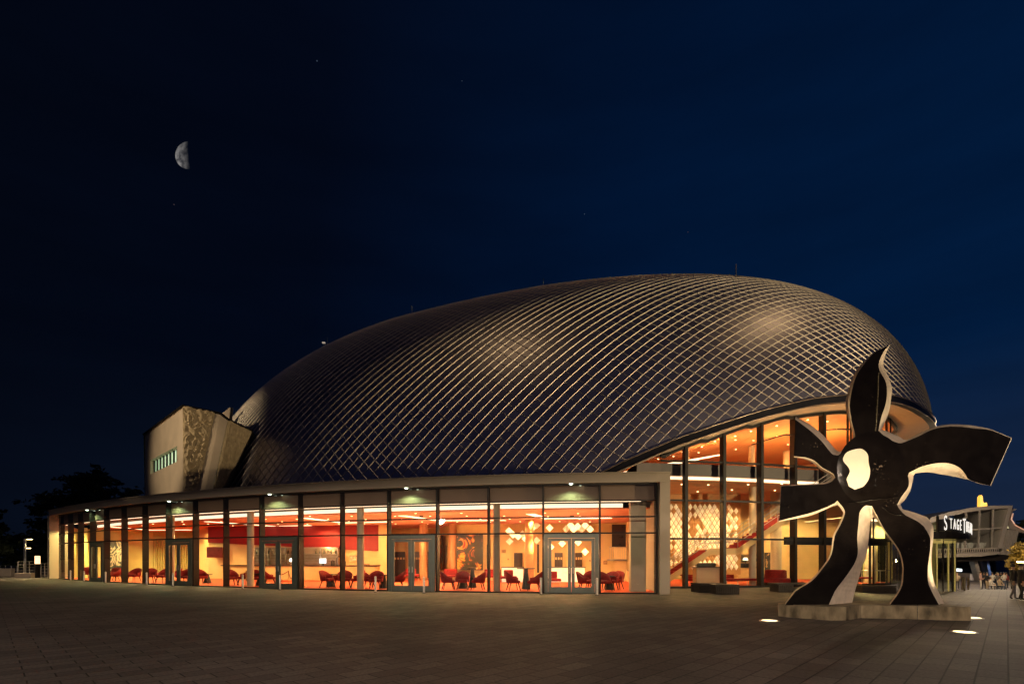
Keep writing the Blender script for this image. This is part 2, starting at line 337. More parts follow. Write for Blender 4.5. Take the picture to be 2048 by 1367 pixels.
def tp(mb_, name, mats, **k):
    o = mb_.build(name, mats, None, **k); o.parent = theatre; o.matrix_parent_inverse = Matrix.Translation((-10, -38, 0)); return o
shell = tp(mb, 'shell', [M['shell'], M['bead']])
uvl = shell.data.uv_layers.new(name='uv'); li = np.zeros(len(shell.data.loops), dtype=np.int32); shell.data.loops.foreach_get('vertex_index', li)
UA = np.zeros((len(shell.data.vertices), 2)); UA[:NSHELL] = np.array(UVs); uvl.data.foreach_set('uv', UA[li].astype(np.float32).ravel())

# rim: dark fascia band and lit soffit over the foyer glass
RI = [i for i in range(170, IMAX + 1, 2)]
rimF = dome(_s[RI], V0[RI]); rimB = dome(_s[RI], V1[RI])
rimN = dnorm(_s[RI], V0[RI]); rimN[:, 2] = 0; rimN /= np.maximum(np.linalg.norm(rimN, axis=1, keepdims=True), 1e-6)
cenv = np.array([6., 44.])
chain = [Vector(p) for p in rimF] + [Vector(p) for p in rimB[::-1]][1:60]
band = MB(); path = []
for i, p in enumerate(chain):
    a = chain[max(i - 1, 0)]; b = chain[min(i + 1, len(chain) - 1)]; t = (b - a).normalized(); nn = Vector((t.y, -t.x, 0)).normalized()
    path.append((p, nn))
for (off, z0, z1, w) in ((.10, -.05, .32, .22),):
    rings = []
    for p, nn in path: rings += [p + nn * off + Vector((0, 0, z0)), p + nn * (off - .04) + Vector((0, 0, z1)), p - nn * w + Vector((0, 0, z1 + .02)), p - nn * w + Vector((0, 0, z0))]
    band.add(rings, [(i * 4 + q, i * 4 + (q + 1) % 4, (i + 1) * 4 + (q + 1) % 4, (i + 1) * 4 + q) for i in range(len(path) - 1) for q in range(4)], 0)
band.tube([p + nn * .13 + Vector((0, 0, .33)) for p, nn in path], .03, 5, 1); band.tube([p + nn * .14 + Vector((0, 0, -.06)) for p, nn in path], .03, 5, 1)
tp(band, 'rim_band', [mat('rim_metal', (.018, .018, .024), .4, .5), mat('rim_trim', (.32, .24, .19), .35, .8)])

# foyer facade line on plan (under the lifted edge)
FAC = [(8.2, 28.15), (10.5, 28.45), (12.9, 28.9), (15.2, 29.5), (17.4, 30.15), (19.6, 30.75), (21.6, 31.3), (23.3, 32.0), (24.6, 33.0), (25.8, 34.3), (26.5, 35.8), (26.8, 37.4)]
def catmull(P, n=6):
    out = []
    for i in range(len(P) - 1):
        p0, p1, p2, p3 = P[max(i - 1, 0)], P[i], P[i + 1], P[min(i + 2, len(P) - 1)]
        for k_ in range(n):
            t = k_ / n; out.append(tuple(.5 * ((2 * p1[q]) + (-p0[q] + p2[q]) * t + (2 * p0[q] - 5 * p1[q] + 4 * p2[q] - p3[q]) * t * t + (-p0[q] + 3 * p1[q] - 3 * p2[q] + p3[q]) * t ** 3) for q in range(len(p1))))
    return out + [P[-1]]
FC = catmull(FAC)
def rimz(x, y):   # height of the shell's edge nearest to a plan point
    return min(chain, key=lambda q: (q.x - x) ** 2 + (q.y - y) ** 2).z
FZ = [rimz(x, y) - .12 for x, y in FC]
so = MB()
near = [min(range(len(chain)), key=lambda i: (chain[i].x - x) ** 2 + (chain[i].y - y) ** 2) for x, y in FC]
vs = []
allr = list(range(0, len(chain), 1))
def facpt(p): 
    j = min(range(len(FC)), key=lambda i: (FC[i][0] - p.x) ** 2 + (FC[i][1] - p.y) ** 2); return Vector((FC[j][0], FC[j][1], FZ[j] + .05))
for p, nn in path:
    q = facpt(p); vs += [p - nn * .05 + Vector((0, 0, -.04)), q]
so.add(vs, [(2 * i, 2 * i + 1, 2 * i + 3, 2 * i + 2) for i in range(len(path) - 1)], 0, True)
tp(so, 'soffit', mat('soffit_plaster', (.55, .46, .34), .7, var=.05))

def polyline_wall(mb_, pts, zb, zt, th, mi=0):    # wall strip following a plan polyline, th inwards (to the left of travel)
    n_ = len(pts); vs = []
    for i, (x, y) in enumerate(pts):
        a = pts[max(i - 1, 0)]; b = pts[min(i + 1, n_ - 1)]; t = Vector((b[0] - a[0], b[1] - a[1], 0)).normalized(); nn = Vector((-t.y, t.x, 0)) * th
        z0 = zb[i] if isinstance(zb, list) else zb; z1 = zt[i] if isinstance(zt, list) else zt
        vs += [(x, y, z0), (x, y, z1), (x + nn.x, y + nn.y, z1), (x + nn.x, y + nn.y, z0)]
    mb_.add(vs, [(i * 4 + q, i * 4 + (q + 1) % 4, i * 4 + 4 + (q + 1) % 4, i * 4 + 4 + q) for i in range(n_ - 1) for q in range(4)] + [(3, 2, 1, 0), tuple(4 * (n_ - 1) + q for q in range(4))], mi)
def offs(pts, d):
    out = []
    for i, (x, y) in enumerate(pts):
        a = pts[max(i - 1, 0)]; b = pts[min(i + 1, len(pts) - 1)]; t = Vector((b[0] - a[0], b[1] - a[1])).normalized(); out.append((x - t.y * d, y + t.x * d))
    return out
# foyer glass, mullions, transoms
bays = list(range(0, len(FC), 6))
fpx = [CX + FPX * x / y for x, y in FC]
def facade_at(px):
    for i in range(len(FC) - 1):
        if fpx[i] <= px <= fpx[i + 1]:
            u = (px - fpx[i]) / (fpx[i + 1] - fpx[i]); a, b = FC[i], FC[i + 1]; return (a[0] + (b[0] - a[0]) * u, a[1] + (b[1] - a[1]) * u), FZ[i] + (FZ[i + 1] - FZ[i]) * u, math.atan2(b[1] - a[1], b[0] - a[0])
    i = len(FC) - 1; return FC[i], FZ[i], 0
MPX = [1372, 1448, 1523, 1590, 1648, 1700, 1745, 1779]
prev = (FC[0], FZ[0])
for x in MPX:
    (X, Y), Z, a = facade_at(x); mm = MB(); big = x < 1660; mm.box((X - math.sin(a) * .16, Y + math.cos(a) * .16, Z / 2), (.12, .34, Z - .02) if big else (.06, .12, Z - .02), a); mm.box((X - math.sin(a) * -.06, Y + math.cos(a) * -.06, Z / 2), (.17 if big else .08, .06, Z - .02), a); tp(mm, 'mullion', M['dark'])
    gm = MB(); gm.quad((prev[0][0], prev[0][1], .05), (X, Y, .05), (X, Y, Z), (prev[0][0], prev[0][1], prev[1])); tp(gm, 'glass_pane', M['glass']); prev = ((X, Y), Z)
gm = MB(); tail = [p for p, q in zip(FC, fpx) if p[0] > prev[0][0] + .05]; pz = prev
for p in tail: gm.quad((pz[0][0], pz[0][1], .05), (p[0], p[1], .05), (p[0], p[1], rimz(*p) - .15), (pz[0][0], pz[0][1], pz[1])); pz = (p, rimz(*p) - .15)
tp(gm, 'glass_pane', M['glass'])
for z in (.06, 2.74, 4.86, 7.02):
    tm = MB(); polyline_wall(tm, offs(FC, -.03), z - (.05 if z > 1 else .06), z + .05, .12); tp(tm, 'transom', M['dark'])
tm = MB(); polyline_wall(tm, offs(FC[14:40], .02), [max(7.2, z - 1.05) - .04 for z in FZ[14:40]], [max(7.2, z - 1.05) + .03 for z in FZ[14:40]], .1); tp(tm, 'transom', M['dark'])
tm = MB(); polyline_wall(tm, offs(FC, -.02), [z - .14 for z in FZ], [z + .03 for z in FZ], .16); tp(tm, 'head_frame', M['dark'])
# inside: floor, gallery slab, ceilings, back walls
fin = offs(FC, .12); slabf = offs(FC, .55); back = [(27.5, 44), (7.0, 44)]
m_ = MB(); m_.prism([(6.9, 28.2)] + fin + back, -.02, .02); tp(m_, 'floor', M['carpet'])
SB = [(7.0, 28.9)] + slabf[2:] + back
m_ = MB(); m_.prism(SB, 6.06, 6.95, 0); tp(m_, 'gallery_slab', M['orange'])
m_ = MB(); polyline_wall(m_, [(6.95, 28.5)] + offs(FC, .5), 6.30, 6.98, .05); tp(m_, 'gallery_fascia', mat('gallery_grey', (.15, .13, .125), .6, var=.05))
m_ = MB(); polyline_wall(m_, offs(FC, .46), 6.10, 6.25, .08); tp(m_, 'light_strip', M['led'])
m_ = MB(); up = offs(FC, .2); m_.add([(x, y, z - .03) for (x, y), z in zip(up, FZ)] + [(min(x, 25), 43.5, 9.6) for (x, y) in up], [(i, i + 1, len(up) + i + 1, len(up) + i) for i in range(len(up) - 1)]); tp(m_, 'upper_ceiling', M['orange'])
m_ = MB(); m_.box((17, 43.7, 8), (22, .2, 3.4)); tp(m_, 'upper_wall', M['orange'])
m_ = MB(); m_.box((17.2, 40.2, 3.03), (21, .2, 6.0)); tp(m_, 'back_wall', M['cream'])
m_ = MB(); m_.box((8.65, 34.7, 3.03), (.14, 11, 6.0)); tp(m_, 'side_wall', M['cream'])
for (x, d) in ((1372, 33), (1503, 34.5), (1572, 36), (1640, 34), (1505, 31.6)):
    c = MB(); c.lathe([(.2, 6.96 if x != 1505 else .02), (.2, 9.2 if x != 1505 else 6.05)], (PX(x, d), d, 0), 14); tp(c, 'column', M['column'])
for (x, d) in ((1552, 34.5), (1740, 34.5)):
    c = MB(); c.lathe([(.34, .02), (.34, 6.05)], (PX(x, d), d, 0), 18); tp(c, 'column', M['column'])
# upper downlights follow the sloping ceiling
for i in range(26):
    x = 10.5 + (i % 9) * 1.55 + rnd.uniform(-.5, .5); y = 31.5 + (i // 9) * 3.0 + rnd.uniform(-.8, .8)
    if x > 23: continue
    zc = rimz(x, 29) - .15; z = zc + (9.6 - zc) * max(0, (y - 30)) / 13.5 - .05
    if z < 7.3: continue
    c = MB(); c.lathe([(.055, -.03), (.055, .0)], (x, y, z), 8); tp(c, 'downlight', M['dl'])
for i in range(22):
    x = 8.6 + (i % 8) * 1.75 + rnd.uniform(-.4, .4); y = 30.4 + (i // 8) * 2.7 + rnd.uniform(-.6, .6)
    c = MB(); c.lathe([(.055, 6.02), (.055, 6.055)], (x, y, 0), 8); tp(c, 'downlight', M['dl'])
for k_ in range(4):
    c = MB(); c.box((9.2 + k_ * .75, 33.5, 7.6 + .15 * k_), (.16, 5.0, .05), R(38)); tp(c, 'light_strip', M['ledw'])
FW = (1, .56, .2)
for (x, y, z, en) in ((10, 31.5, 5.9, 120), (10.5, 36, 5.9, 110), (15, 32.5, 5.9, 130), (15, 37, 5.9, 110), (20, 33.5, 5.9, 130), (20.5, 37.5, 5.9, 120), (23.5, 36, 5.9, 90)):
    lamp('SPOT', 'foyer_downlight', (x, y, z), en * 9, FW if x < 18 else (1, .72, .28), (x, y, 0), .06, 150, .4)
for (x, y) in ((10.5, 29.3), (14, 29.9), (18, 31), (21, 32)): lamp('SPOT', 'foyer_downlight', (x, y, 5.95), 260, FW, (x, y + .5, 0), .06, 150, .4)
for (x, y, z, en) in ((13.5, 33, 7.4, 90), (18, 34, 8.0, 120), (22, 35, 8.2, 100)):
    lamp('POINT', 'gallery_lamp', (x, y, z), en * 4.5, (1, .44, .12), size=.1)

# lit diamond tiles on the foyer wall
dw = MB(); x0, x1, dd = PX(1338, 35.0), PX(1482, 35.0), 35.0
dw.box(((x0 + x1) / 2, dd + .16, 3.3), (x1 - x0, .2, 5.5), 0, 0)
cw, ch = .33, .52
for j in range(-1, 15):
    for i in range(0, int((x1 - x0) / cw)):
        cx = x0 + cw * (i + .5 + (.5 if j % 2 else 0)); cz = .95 + j * ch / 2 * 1.05 + .4
        if cx > x1 - .15 or cz > 5.75: continue
        q = rnd.random() + .25 * math.sin(cx * 2.1 + cz); mi = 1 if q > .62 else (2 if q > .22 else 0); h = .07
        pts = [(cx - cw * .45, dd + .06, cz), (cx, dd + .06, cz - ch * .45), (cx + cw * .45, dd + .06, cz), (cx, dd + .06, cz + ch * .45), (cx, dd + .06 - h, cz)]
        dw.add(pts, [(0, 1, 4), (1, 2, 4), (2, 3, 4), (3, 0, 4)], mi)
tp(dw, 'diamond_relief_wall', [mat('amber_wall', (.55, .30, .12), .7, var=.05), M['diamond'], M['diamond2']])
m_ = MB()
for k_ in range(4): m_.box((PX(1745, 33.6) - .2 + k_ * .15, 34.4 - k_ * .5, 4.15), (2.2, .10, .05), R(-14))
tp(m_, 'ceiling_light_lines', M['ledw'])
m_ = MB(); m_.box((24.2, 36.0, 4.36), (4.6, 4.6, .06)); tp(m_, 'lobby_ceiling', M['whitec']); m_ = MB(); m_.box((24.4, 35.3, 2.2), (3.6, .1, 4.3)); tp(m_, 'lobby_wall', M['yellow']); lamp('SPOT', 'foyer_downlight', (23.2, 33.6, 4.1), 1000, (1, .78, .3), (22.6, 33.2, 0), .06, 160, .4); lamp('SPOT', 'foyer_downlight', (25.3, 34.2, 4.1), 600, (1, .78, .3), (25.3, 34.2, 0), .06, 160, .4)
for x in (1719, 1766):
    m_ = MB(); m_.box((PX(x, 35.1), 35.2, 1.35), (.55, .06, 2.6)); tp(m_, 'lobby_door', M['black'])
m_ = MB(); polyline_wall(m_, offs(FC[20:44], .02), 2.45, 2.9, .2); tp(m_, 'entrance_lintel', M['dark'])
# stair, red treads
st = empty('foyer_staircase', (12, 31, 0), label='long red carpeted stair with pale side rising through the foyer', cat='staircase')
def sp(mb_, name, mats):
    o = mb_.build(name, mats); o.parent = st; o.matrix_parent_inverse = Matrix.Translation((-12, -31, 0)); return o
def flight(xa, za, xb, zb, n_, y0, y1, tr, sg_):
    for i in range(n_):
        u = i / n_; X = xa + (xb - xa) * u; Z = za + (zb - za) * (i + 1) / n_; dx = (xb - xa) / n_
        tr.box((X + dx / 2, (y0 + y1) / 2, Z - .1), (dx - .002, y1 - y0 - .12, .2))
    for y in (y0, y1): sg_.extrude([(xa, y, za - .28), (xb, y, zb - .28), (xb, y, zb + .10), (xa, y, za + .10)], (0, .05, 0))
tr, sg_, rl = MB(), MB(), MB()
Y0, Y1 = 30.3, 32.2
XA, ZA = PX(1325, Y0), .25; XB, ZB = PX(1421, Y0), PZ(1099, Y0); XC = PX(1476, Y0); XD, ZD = 19.3, 6.05
flight(XA, ZA, XB, ZB, 12, Y0, Y1, tr, sg_); flight(XC, ZB, XD, ZD, 22, Y0, Y1, tr, sg_)
tr.box(((XB + XC) / 2, (Y0 + Y1) / 2, ZB - .1), (XC - XB, Y1 - Y0 - .12, .2))
for y in (Y0, Y1): sg_.box(((XB + XC) / 2, y + .025, ZB - .09), (XC - XB - .004, .05, .38))
un = MB(); un.extrude([(XA, Y0 + .06, ZA - .26), (XB, Y0 + .06, ZB - .27), (XC, Y0 + .06, ZB - .27), (XD, Y0 + .06, ZD - .27), (XD, Y0 + .06, ZD - .22), (XC, Y0 + .06, ZB - .215), (XB, Y0 + .06, ZB - .215), (XA, Y0 + .06, ZA - .215)], (0, Y1 - Y0 - .08, 0))
for y in (Y0 + .025, Y1 + .025):
    for h in (.45, .72, .98): rl.tube([(XA, y, ZA + h), (XB, y, ZB + h), (XC, y, ZB + h), (XD, y, ZD + h)], .022, 6)
    for k_ in range(3): rl.tube([(XA + (XB - XA) * k_ / 2.2, y, ZA + (ZB - ZA) * k_ / 2.2), (XA + (XB - XA) * k_ / 2.2, y, ZA + (ZB - ZA) * k_ / 2.2 + .98)], .018, 6)
    for k_ in range(6): rl.tube([(XC + (XD - XC) * k_ / 5, y, ZB + (ZD - ZB) * k_ / 5), (XC + (XD - XC) * k_ / 5, y, ZB + (ZD - ZB) * k_ / 5 + .98)], .018, 6)
sp(tr, 'treads', M['redfab']); sp(sg_, 'stringer', M['cream']); sp(un, 'underside', M['cream']); sp(rl, 'handrail', M['steel'])
# masts on the crown of the dome
SS, VV = np.meshgrid(_s[IMIN:IMAX], np.linspace(.5, 2.4, 150), indexing='ij'); PP = dome(SS, VV); ppx = CX + FPX * PP[..., 0] / PP[..., 1]; ppy = HY - FPX * (PP[..., 2] - EYE) / PP[..., 1]
for (x, hgt) in ((1474, .75), (1085, .5), (820, .6), (651, .6)):
    msk = np.abs(ppx - x) < 4; kx = np.unravel_index(np.where(msk, ppy, 1e9).argmin(), ppy.shape); q = PP[kx]
    c = MB(); c.tube([(q[0], q[1], q[2] - .1), (q[0], q[1], q[2] + hgt)], .035, 6); tp(c, 'mast', M['steel'])
    if x == 651:
        for k_ in range(1): c = MB(); c.box((q[0] - .1, q[1] - .5, q[2] - .05), (.22, .15, .08)); tp(c, 'roof_light', emis('roof_lamp_glass', (1, .8, .6), .35) if k_ == 0 else bpy.data.materials['roof_lamp_glass'])

# ------------------------------------------------------------------ glass pavilion
def fy(X): u = abs(min(0, X - 6.7)); return 23.8 + .053 * u + .00816 * u * u
def pav(px):
    lo, hi = -60., 20.
    k_ = (px - CX) / FPX
    for _ in range(60):
        mid = (lo + hi) / 2
        if mid - k_ * fy(mid) > 0: hi = mid
        else: lo = mid
    X = (lo + hi) / 2; u = abs(min(0, X - 6.7)); a = math.atan(-(.053 + 2 * .00816 * u)); return X, fy(X), a   # a: tangent angle going right
pvl = empty('glass_pavilion', (-12, 32, 0), label='low curved glass pavilion with a pale flat roof edge and lit lounge', cat='pavilion')
PINV = Matrix.Translation((12, -32, 0))
def pp(mb_, name, mats, **k):
    o = mb_.build(name, mats, None, **k); o.parent = pvl; o.matrix_parent_inverse = PINV; return o
curve = [pav(x)[:2] for x in range(106, 1338, 14)] + [pav(1337)[:2]]
cin = curve
def off(d, a=None, b=None): 
    c = curve if a is None else [pav(x)[:2] for x in np.linspace(a, b, 60)]
    return offs(c, d)
ROOF, SOF = 5.6, 5.16
m_ = MB(); polyline_wall(m_, off(-.28), SOF, ROOF - .04, 1.3); polyline_wall(m_, off(-.34), ROOF - .04, ROOF + .03, 1.5); pp(m_, 'roof_edge', M['fascia'])
roofpoly = off(1.1) + [(7.3, 46), (-37, 60)]
m_ = MB(); m_.prism(roofpoly, 5.2, 5.5); pp(m_, 'roof', mat('roof_gravel', (.12, .11, .1), .9, scale=20))
X, Y, a = pav(1327)
m_ = MB(); m_.box((X + .02, Y + .25, SOF / 2 - .002), (.46, 1.06, SOF - .004), a, 0); pp(m_, 'end_pier', M['fascia'])
m_ = MB(); m_.box((X + .2, Y + 2.6, 2.58), (.2, 3.4, 5.15)); m_.box((X + .85, Y + 4.36, 2.58), (1.5, .12, 5.15)); pp(m_, 'end_wall', M['fascia'])
X, Y, a = pav(110)
m_ = MB(); m_.box((X, Y + .35, SOF / 2 - .002), (.7, 1.3, SOF - .004), a); pp(m_, 'end_pier', M['fascia'])
MULL = [118, 136, 156, 180, 208, 243, 285, 332, 386, 447, 519, 597, 681, 775, 873, 976, 1086, 1200, 1313]
DOORS = [(180, 208), (332, 386), (519, 597), (775, 873), (1086, 1200)]
for x in MULL:
    X, Y, a = pav(x); m_ = MB(); m_.box((X - math.sin(a) * .18, Y + math.cos(a) * .18, SOF / 2), (.075, .36, SOF - .004), a); pp(m_, 'mullion', M['dark'])
for x0, x1 in zip(MULL[:-1], MULL[1:]):
    A, B = pav(x0), pav(x1); isd = (x0, x1) in DOORS; m_ = MB()
    m_.quad((A[0], A[1], 2.84 if isd else .06), (B[0], B[1], 2.84 if isd else .06), (B[0], B[1], SOF - .02), (A[0], A[1], SOF - .02)); pp(m_, 'glass_pane', M['glass'])
    m_ = MB(); c, s_ = math.cos(A[2]), math.sin(A[2]); o0 = (A[0] - s_ * .3, A[1] + c * .3); o1 = (B[0] - s_ * .3, B[1] + c * .3)
    m_.prism([o0, o1, (o1[0] - s_ * .06, o1[1] + c * .06), (o0[0] - s_ * .06, o0[1] + c * .06)], 4.40, SOF); pp(m_, 'spandrel_panel', M['spandrel'])
for z, h in ((.03, .06), (2.84, .07), (3.60, .06), (4.36, .06), (5.12, .07)):
    m_ = MB(); polyline_wall(m_, off(-.03, 118, 1313), z - h / 2, z + h / 2, .1); pp(m_, 'transom', M['dark'])
# double doors
def door(x0, x1):
    A, B = pav(x0), pav(x1); L = math.hypot(B[0] - A[0], B[1] - A[1]); a = math.atan2(B[1] - A[1], B[0] - A[0])
    def at(u, v): return (A[0] + math.cos(a) * u - math.sin(a) * v, A[1] + math.sin(a) * u + math.cos(a) * v)
    dm = MB()
    def bx(mb_, u0, u1, z0, z1, v=-.02, th=.1): c = at((u0 + u1) / 2, v); mb_.box((c[0], c[1], (z0 + z1) / 2), (u1 - u0, th, z1 - z0), a)
    bx(dm, .06, .24, .0, 2.80); bx(dm, L - .24, L - .06, .0, 2.80); bx(dm, .24, L - .24, 2.62, 2.80)
    fr = pp(dm, 'double_door', M['doorm'])
    for (u0, u1, hs) in ((.25, L / 2 - .01, 1), (L / 2 + .01, L - .25, -1)):
        lf = MB(); w = .15; bx(lf, u0, u0 + w, .02, 2.6, -.03, .07); bx(lf, u1 - w, u1, .02, 2.6, -.03, .07); bx(lf, u0 + w, u1 - w, .02, .30, -.03, .07); bx(lf, u0 + w, u1 - w, 2.47, 2.6, -.03, .07)
        lo = lf.build('door_leaf', M['doorm']); lo.parent = fr
        gm_ = MB(); p0, p1 = at(u0 + w, -.03), at(u1 - w, -.03); gm_.quad((*p0, .3), (*p1, .3), (*p1, 2.47), (*p0, 2.47)); go = gm_.build('door_glass', M['glassd']); go.parent = fr
        hm = MB(); hp = at(u1 - w / 2 if hs > 0 else u0 + w / 2, -.12); hm.tube([(hp[0], hp[1], .95), (hp[0], hp[1], 1.25)], .018, 6); ho = hm.build('handle', M['steel']); ho.parent = fr
for d_ in DOORS: door(*d_)
# soffit lamps over the doors, greenish white
for x in (181, 345, 545, 816, 1142):
    for dx, vo in ((0, -.20), (12 + x * .006, .12)):
        X, Y, a = pav(x + dx); X += math.sin(a) * .0; p = (X - math.sin(a) * vo, Y + math.cos(a) * vo)
        m_ = MB(); m_.lathe([(.05, 0), (.09, .03), (.09, .06)], (p[0], p[1], SOF - .07), 10); pp(m_, 'soffit_lamp', M['soffitlamp'])
    X, Y, a = pav(x); lamp('SPOT', 'soffit_lamp_light', (X + math.sin(a) * .22, Y - math.cos(a) * .22, SOF - .1), 230, (.62, 1, .5), (X + math.sin(a) * .55, Y - math.cos(a) * .55, 0), .06, 150, .6)
# inside: floor, ceilings, light bands
m_ = MB(); m_.prism(off(.15) + [(6.8, 46), (-38, 56)], -.02, .02); pp(m_, 'floor', M['carpet'])
m_ = MB(); m_.prism(off(.45) + off(2.75)[::-1], 4.56, 4.62); pp(m_, 'perimeter_ceiling', mat('grey_ceiling', (.11, .085, .065), .9, var=.04))
m_ = MB(); polyline_wall(m_, off(2.72, 112, 1262), 4.31, 4.51, .06); pp(m_, 'light_band', M['led'])
m_ = MB(); polyline_wall(m_, off(.42, 118, 1285), 4.35, 4.378, .05); pp(m_, 'light_line', M['thin'])
m_ = MB(); m_.prism(off(2.76) + [(8.5, 29), (8.5, 46), (-38, 56)], 4.25, 4.30); pp(m_, 'ceiling', M['redceil'])
def cove(F_, C_, R_, w=.5):
    m_ = MB(); z = 4.243
    F_, C_, R_ = [Vector((PX(x, d), d, 0)) for x, d in (F_, C_, R_)]
    u = (R_ - C_).normalized(); v = (F_ - C_).normalized()
    def q(a, b, c, d): m_.add([(p.x, p.y, z) for p in (a, b, c, d)] + [(p.x, p.y, z - .02) for p in (a, b, c, d)], [(0, 1, 2, 3), (7, 6, 5, 4), (0, 4, 5, 1), (1, 5, 6, 2), (2, 6, 7, 3), (3, 7, 4, 0)])
    q(C_, R_, R_ + v * w, C_ + v * w); q(C_ + v * w, C_ + v * w + u * w, F_ + u * w, F_)
    pp(m_, 'light_cove', M['ledw'])
cove((796, 31), (875, 35.2), (1013, 35)); cove((1052, 29.8), (1087, 33.4), (1224, 33)); cove((602, 32.8), (685, 37.5), (786, 36.4)); cove((408, 36), (553, 41.6), (624, 40.3)); cove((215, 42), (300, 47), (384, 46.5))
for d in np.arange(29.2, 44, 2.3):
    for x in np.arange(-30, 6.5, 2.35):
        X = x + rnd.uniform(-.35, .35) + (d % 2); Y = d + rnd.uniform(-.3, .3)
        if Y < fy(X) + 3.1 or X > 6.3 or Y > fy(X) + 13: continue
        if sum(1 for o in pvl.children if o.name.startswith('downlight')) >= 72: continue
        m_ = MB(); m_.lathe([(.055, -.02), (.055, 0)], (X, Y, 4.245), 8); pp(m_, 'downlight', M['dl'])
IW = (1, .57, .21)
for px_ in (205, 300, 395, 470, 560, 650, 740, 830, 925, 1020, 1115, 1200):
    X, Y, a = pav(px_)
    for dp in ((3.4,) if px_ < 330 else (4.6, 9.6)):
        q = (X - math.sin(a) * dp, Y + math.cos(a) * dp)
        if q[0] > 6.3: continue
        if dp > 4: lamp('POINT', 'lounge_fill_light', (q[0], q[1], 2.4), 130, (1, .5, .18), size=.12)  # added fill light floating mid-room to brighten the ceiling, no fitting there
        lamp('SPOT', 'lounge_downlight', (q[0], q[1], 4.2), 1500 if px_ < 390 else 430, (1, .76, .30) if px_ < 390 else IW, (q[0], q[1], 0), .06, 155, .4)
for px_, d in ((140, 42.2), (185, 42.5), (235, 43.5), (275, 44.5), (325, 44), (365, 42)): lamp('SPOT', 'lounge_downlight', (PX(px_, d), d, 4.2), (350 if px_ < 160 else 800) if px_ < 300 else 600, (1, .80, .28), (PX(px_, d), d, 0), .06, 155, .4)
# inner walls
def wall(x0, d0, x1, d1, z0, z1, m, name='inner_wall', th=.14):
    A, B = (PX(x0, d0), d0), (PX(x1, d1), d1); m_ = MB(); polyline_wall(m_, [A, B], z0, z1, th); return pp(m_, name, m)
wall(112, 43.8, 306, 49.5, .02, 4.25, M['yellow']); wall(306, 49.6, 392, 50, .02, 4.25, M['yellow'])
wall(388, 49.6, 417, 42.2, .02, 4.25, M['cream'])
for x in (128, 146, 168): wall(x, 43.2, x + 7, 43.6, .02, 4.24, M['yellow'], 'wall_fin', .2)
bw = wall(417, 42, 757, 39.8, .02, 4.25, M['cream'])
A, B = (PX(416, 41.8), 41.8), (PX(757, 39.6), 39.6); m_ = MB()
m_.add([(A[0], A[1], 2.95), (B[0], B[1], 2.22), (B[0], B[1], 4.24), (A[0], A[1], 4.24), (A[0] - .3, A[1] + .3, 2.95), (B[0] - .3, B[1] + .3, 2.22)], [(0, 1, 2, 3), (0, 4, 5, 1)]); pp(m_, 'red_bulkhead', M['redwall'])
wall(757, 39, 773, 38.9, .02, 4.24, M['cream'], 'pier', .8); wall(773, 44, 880, 43.6, .02, 4.24, M['cream']); wall(879, 43.6, 906, 39, .02, 4.24, M['cream'])
wall(905, 39, 1056, 38.3, .02, 4.24, M['cream']); wall(1056, 38.2, 1228, 37.6, .02, 4.24, M['cream']); wall(1227, 37.5, 1254, 36.8, .02, 4.24, M['cream'])
wall(1253, 36.9, 1284, 27.6, .02, 4.24, M['cream']); 
X, Y, a = pav(1296); m_ = MB(); m_.box((X - .1, Y + 1.6, 2.25), (.75, .5, 4.5), a); pp(m_, 'pier', M['column'])
# curtains as folds
m_ = MB(); pts = []
for i in range(80): u = i / 79; d = 49.2 + .1 * math.sin(i * 1.25); pts.append((PX(310 + 76 * u, d), d))
polyline_wall(m_, pts, .05, 3.4, .03); pp(m_, 'curtain', M['curtain'])
for px_, din, r_ in ((309, 1.0, .2), (471, 1.0, .19), (699, 1.0, .185), (985, 1.0, .17)):
    X, Y, a = pav(px_); m_ = MB(); m_.lathe([(r_, .02), (r_, 4.56)], (X - math.sin(a) * din, Y + math.cos(a) * din, 0), 18); pp(m_, 'column', M['column'])
for px_, d in ((847, 38), (1059, 34.5), (672, 43), (905, 38.6)):
    m_ = MB(); m_.lathe([(.3, .02), (.3, 4.25)], (PX(px_, d), d, 0), 16); pp(m_, 'column', bpy.data.materials.get('apricot_column') or mat('apricot_column', (.42, .20, .09), .6, var=.05))
def wdoor(x0, x1, d, z1, stripe=True, name='inner_door'):
    m_ = MB(); m_.box((PX((x0 + x1) / 2, d), d - .09, z1 / 2 + .02), (PX(x1, d) - PX(x0, d), .06, z1), 0, 0)
    if stripe:
        n_ = max(3, int((x1 - x0) / 5))
        for i in range(n_): m_.box((PX(x0 + (i + .5) * (x1 - x0) / n_, d), d - .13, 1.65), ((PX(x1, d) - PX(x0, d)) / n_ * .6, .02, .17), 0, 1)
    return pp(m_, name, [M['wood'], M['cream']])
for x0, x1, d, z in ((783, 811, 43.5, 2.2), (826, 842, 43.4, 2.2), (852, 866, 43.3, 2.2), (1028, 1045, 38.2, 2.05), (1109, 1125, 37.8, 2.05), (1150, 1164, 37.7, 2.05)): wdoor(x0, x1, d, z, d > 40 or x0 > 1100)
for x0, x1, d in ((892, 896, 41.2), (974, 978, 38.5), (1074, 1078, 38)):
    m_ = MB(); m_.box((PX((x0 + x1) / 2, d), d - .12, 1.65), (PX(x1, d) - PX(x0, d), .06, 2.1)); pp(m_, 'loudspeaker_panel', M['black'])
m_ = MB(); m_.box((PX(1237, 37), 36.9, 3.3), (1.0, .08, 1.6)); pp(m_, 'dark_window', M['black'])
m_ = MB(); z0_ = 1.6
m_.box((PX(1234, 36.3), 36.3, z0_ - .06), (1.25, .8, .12))
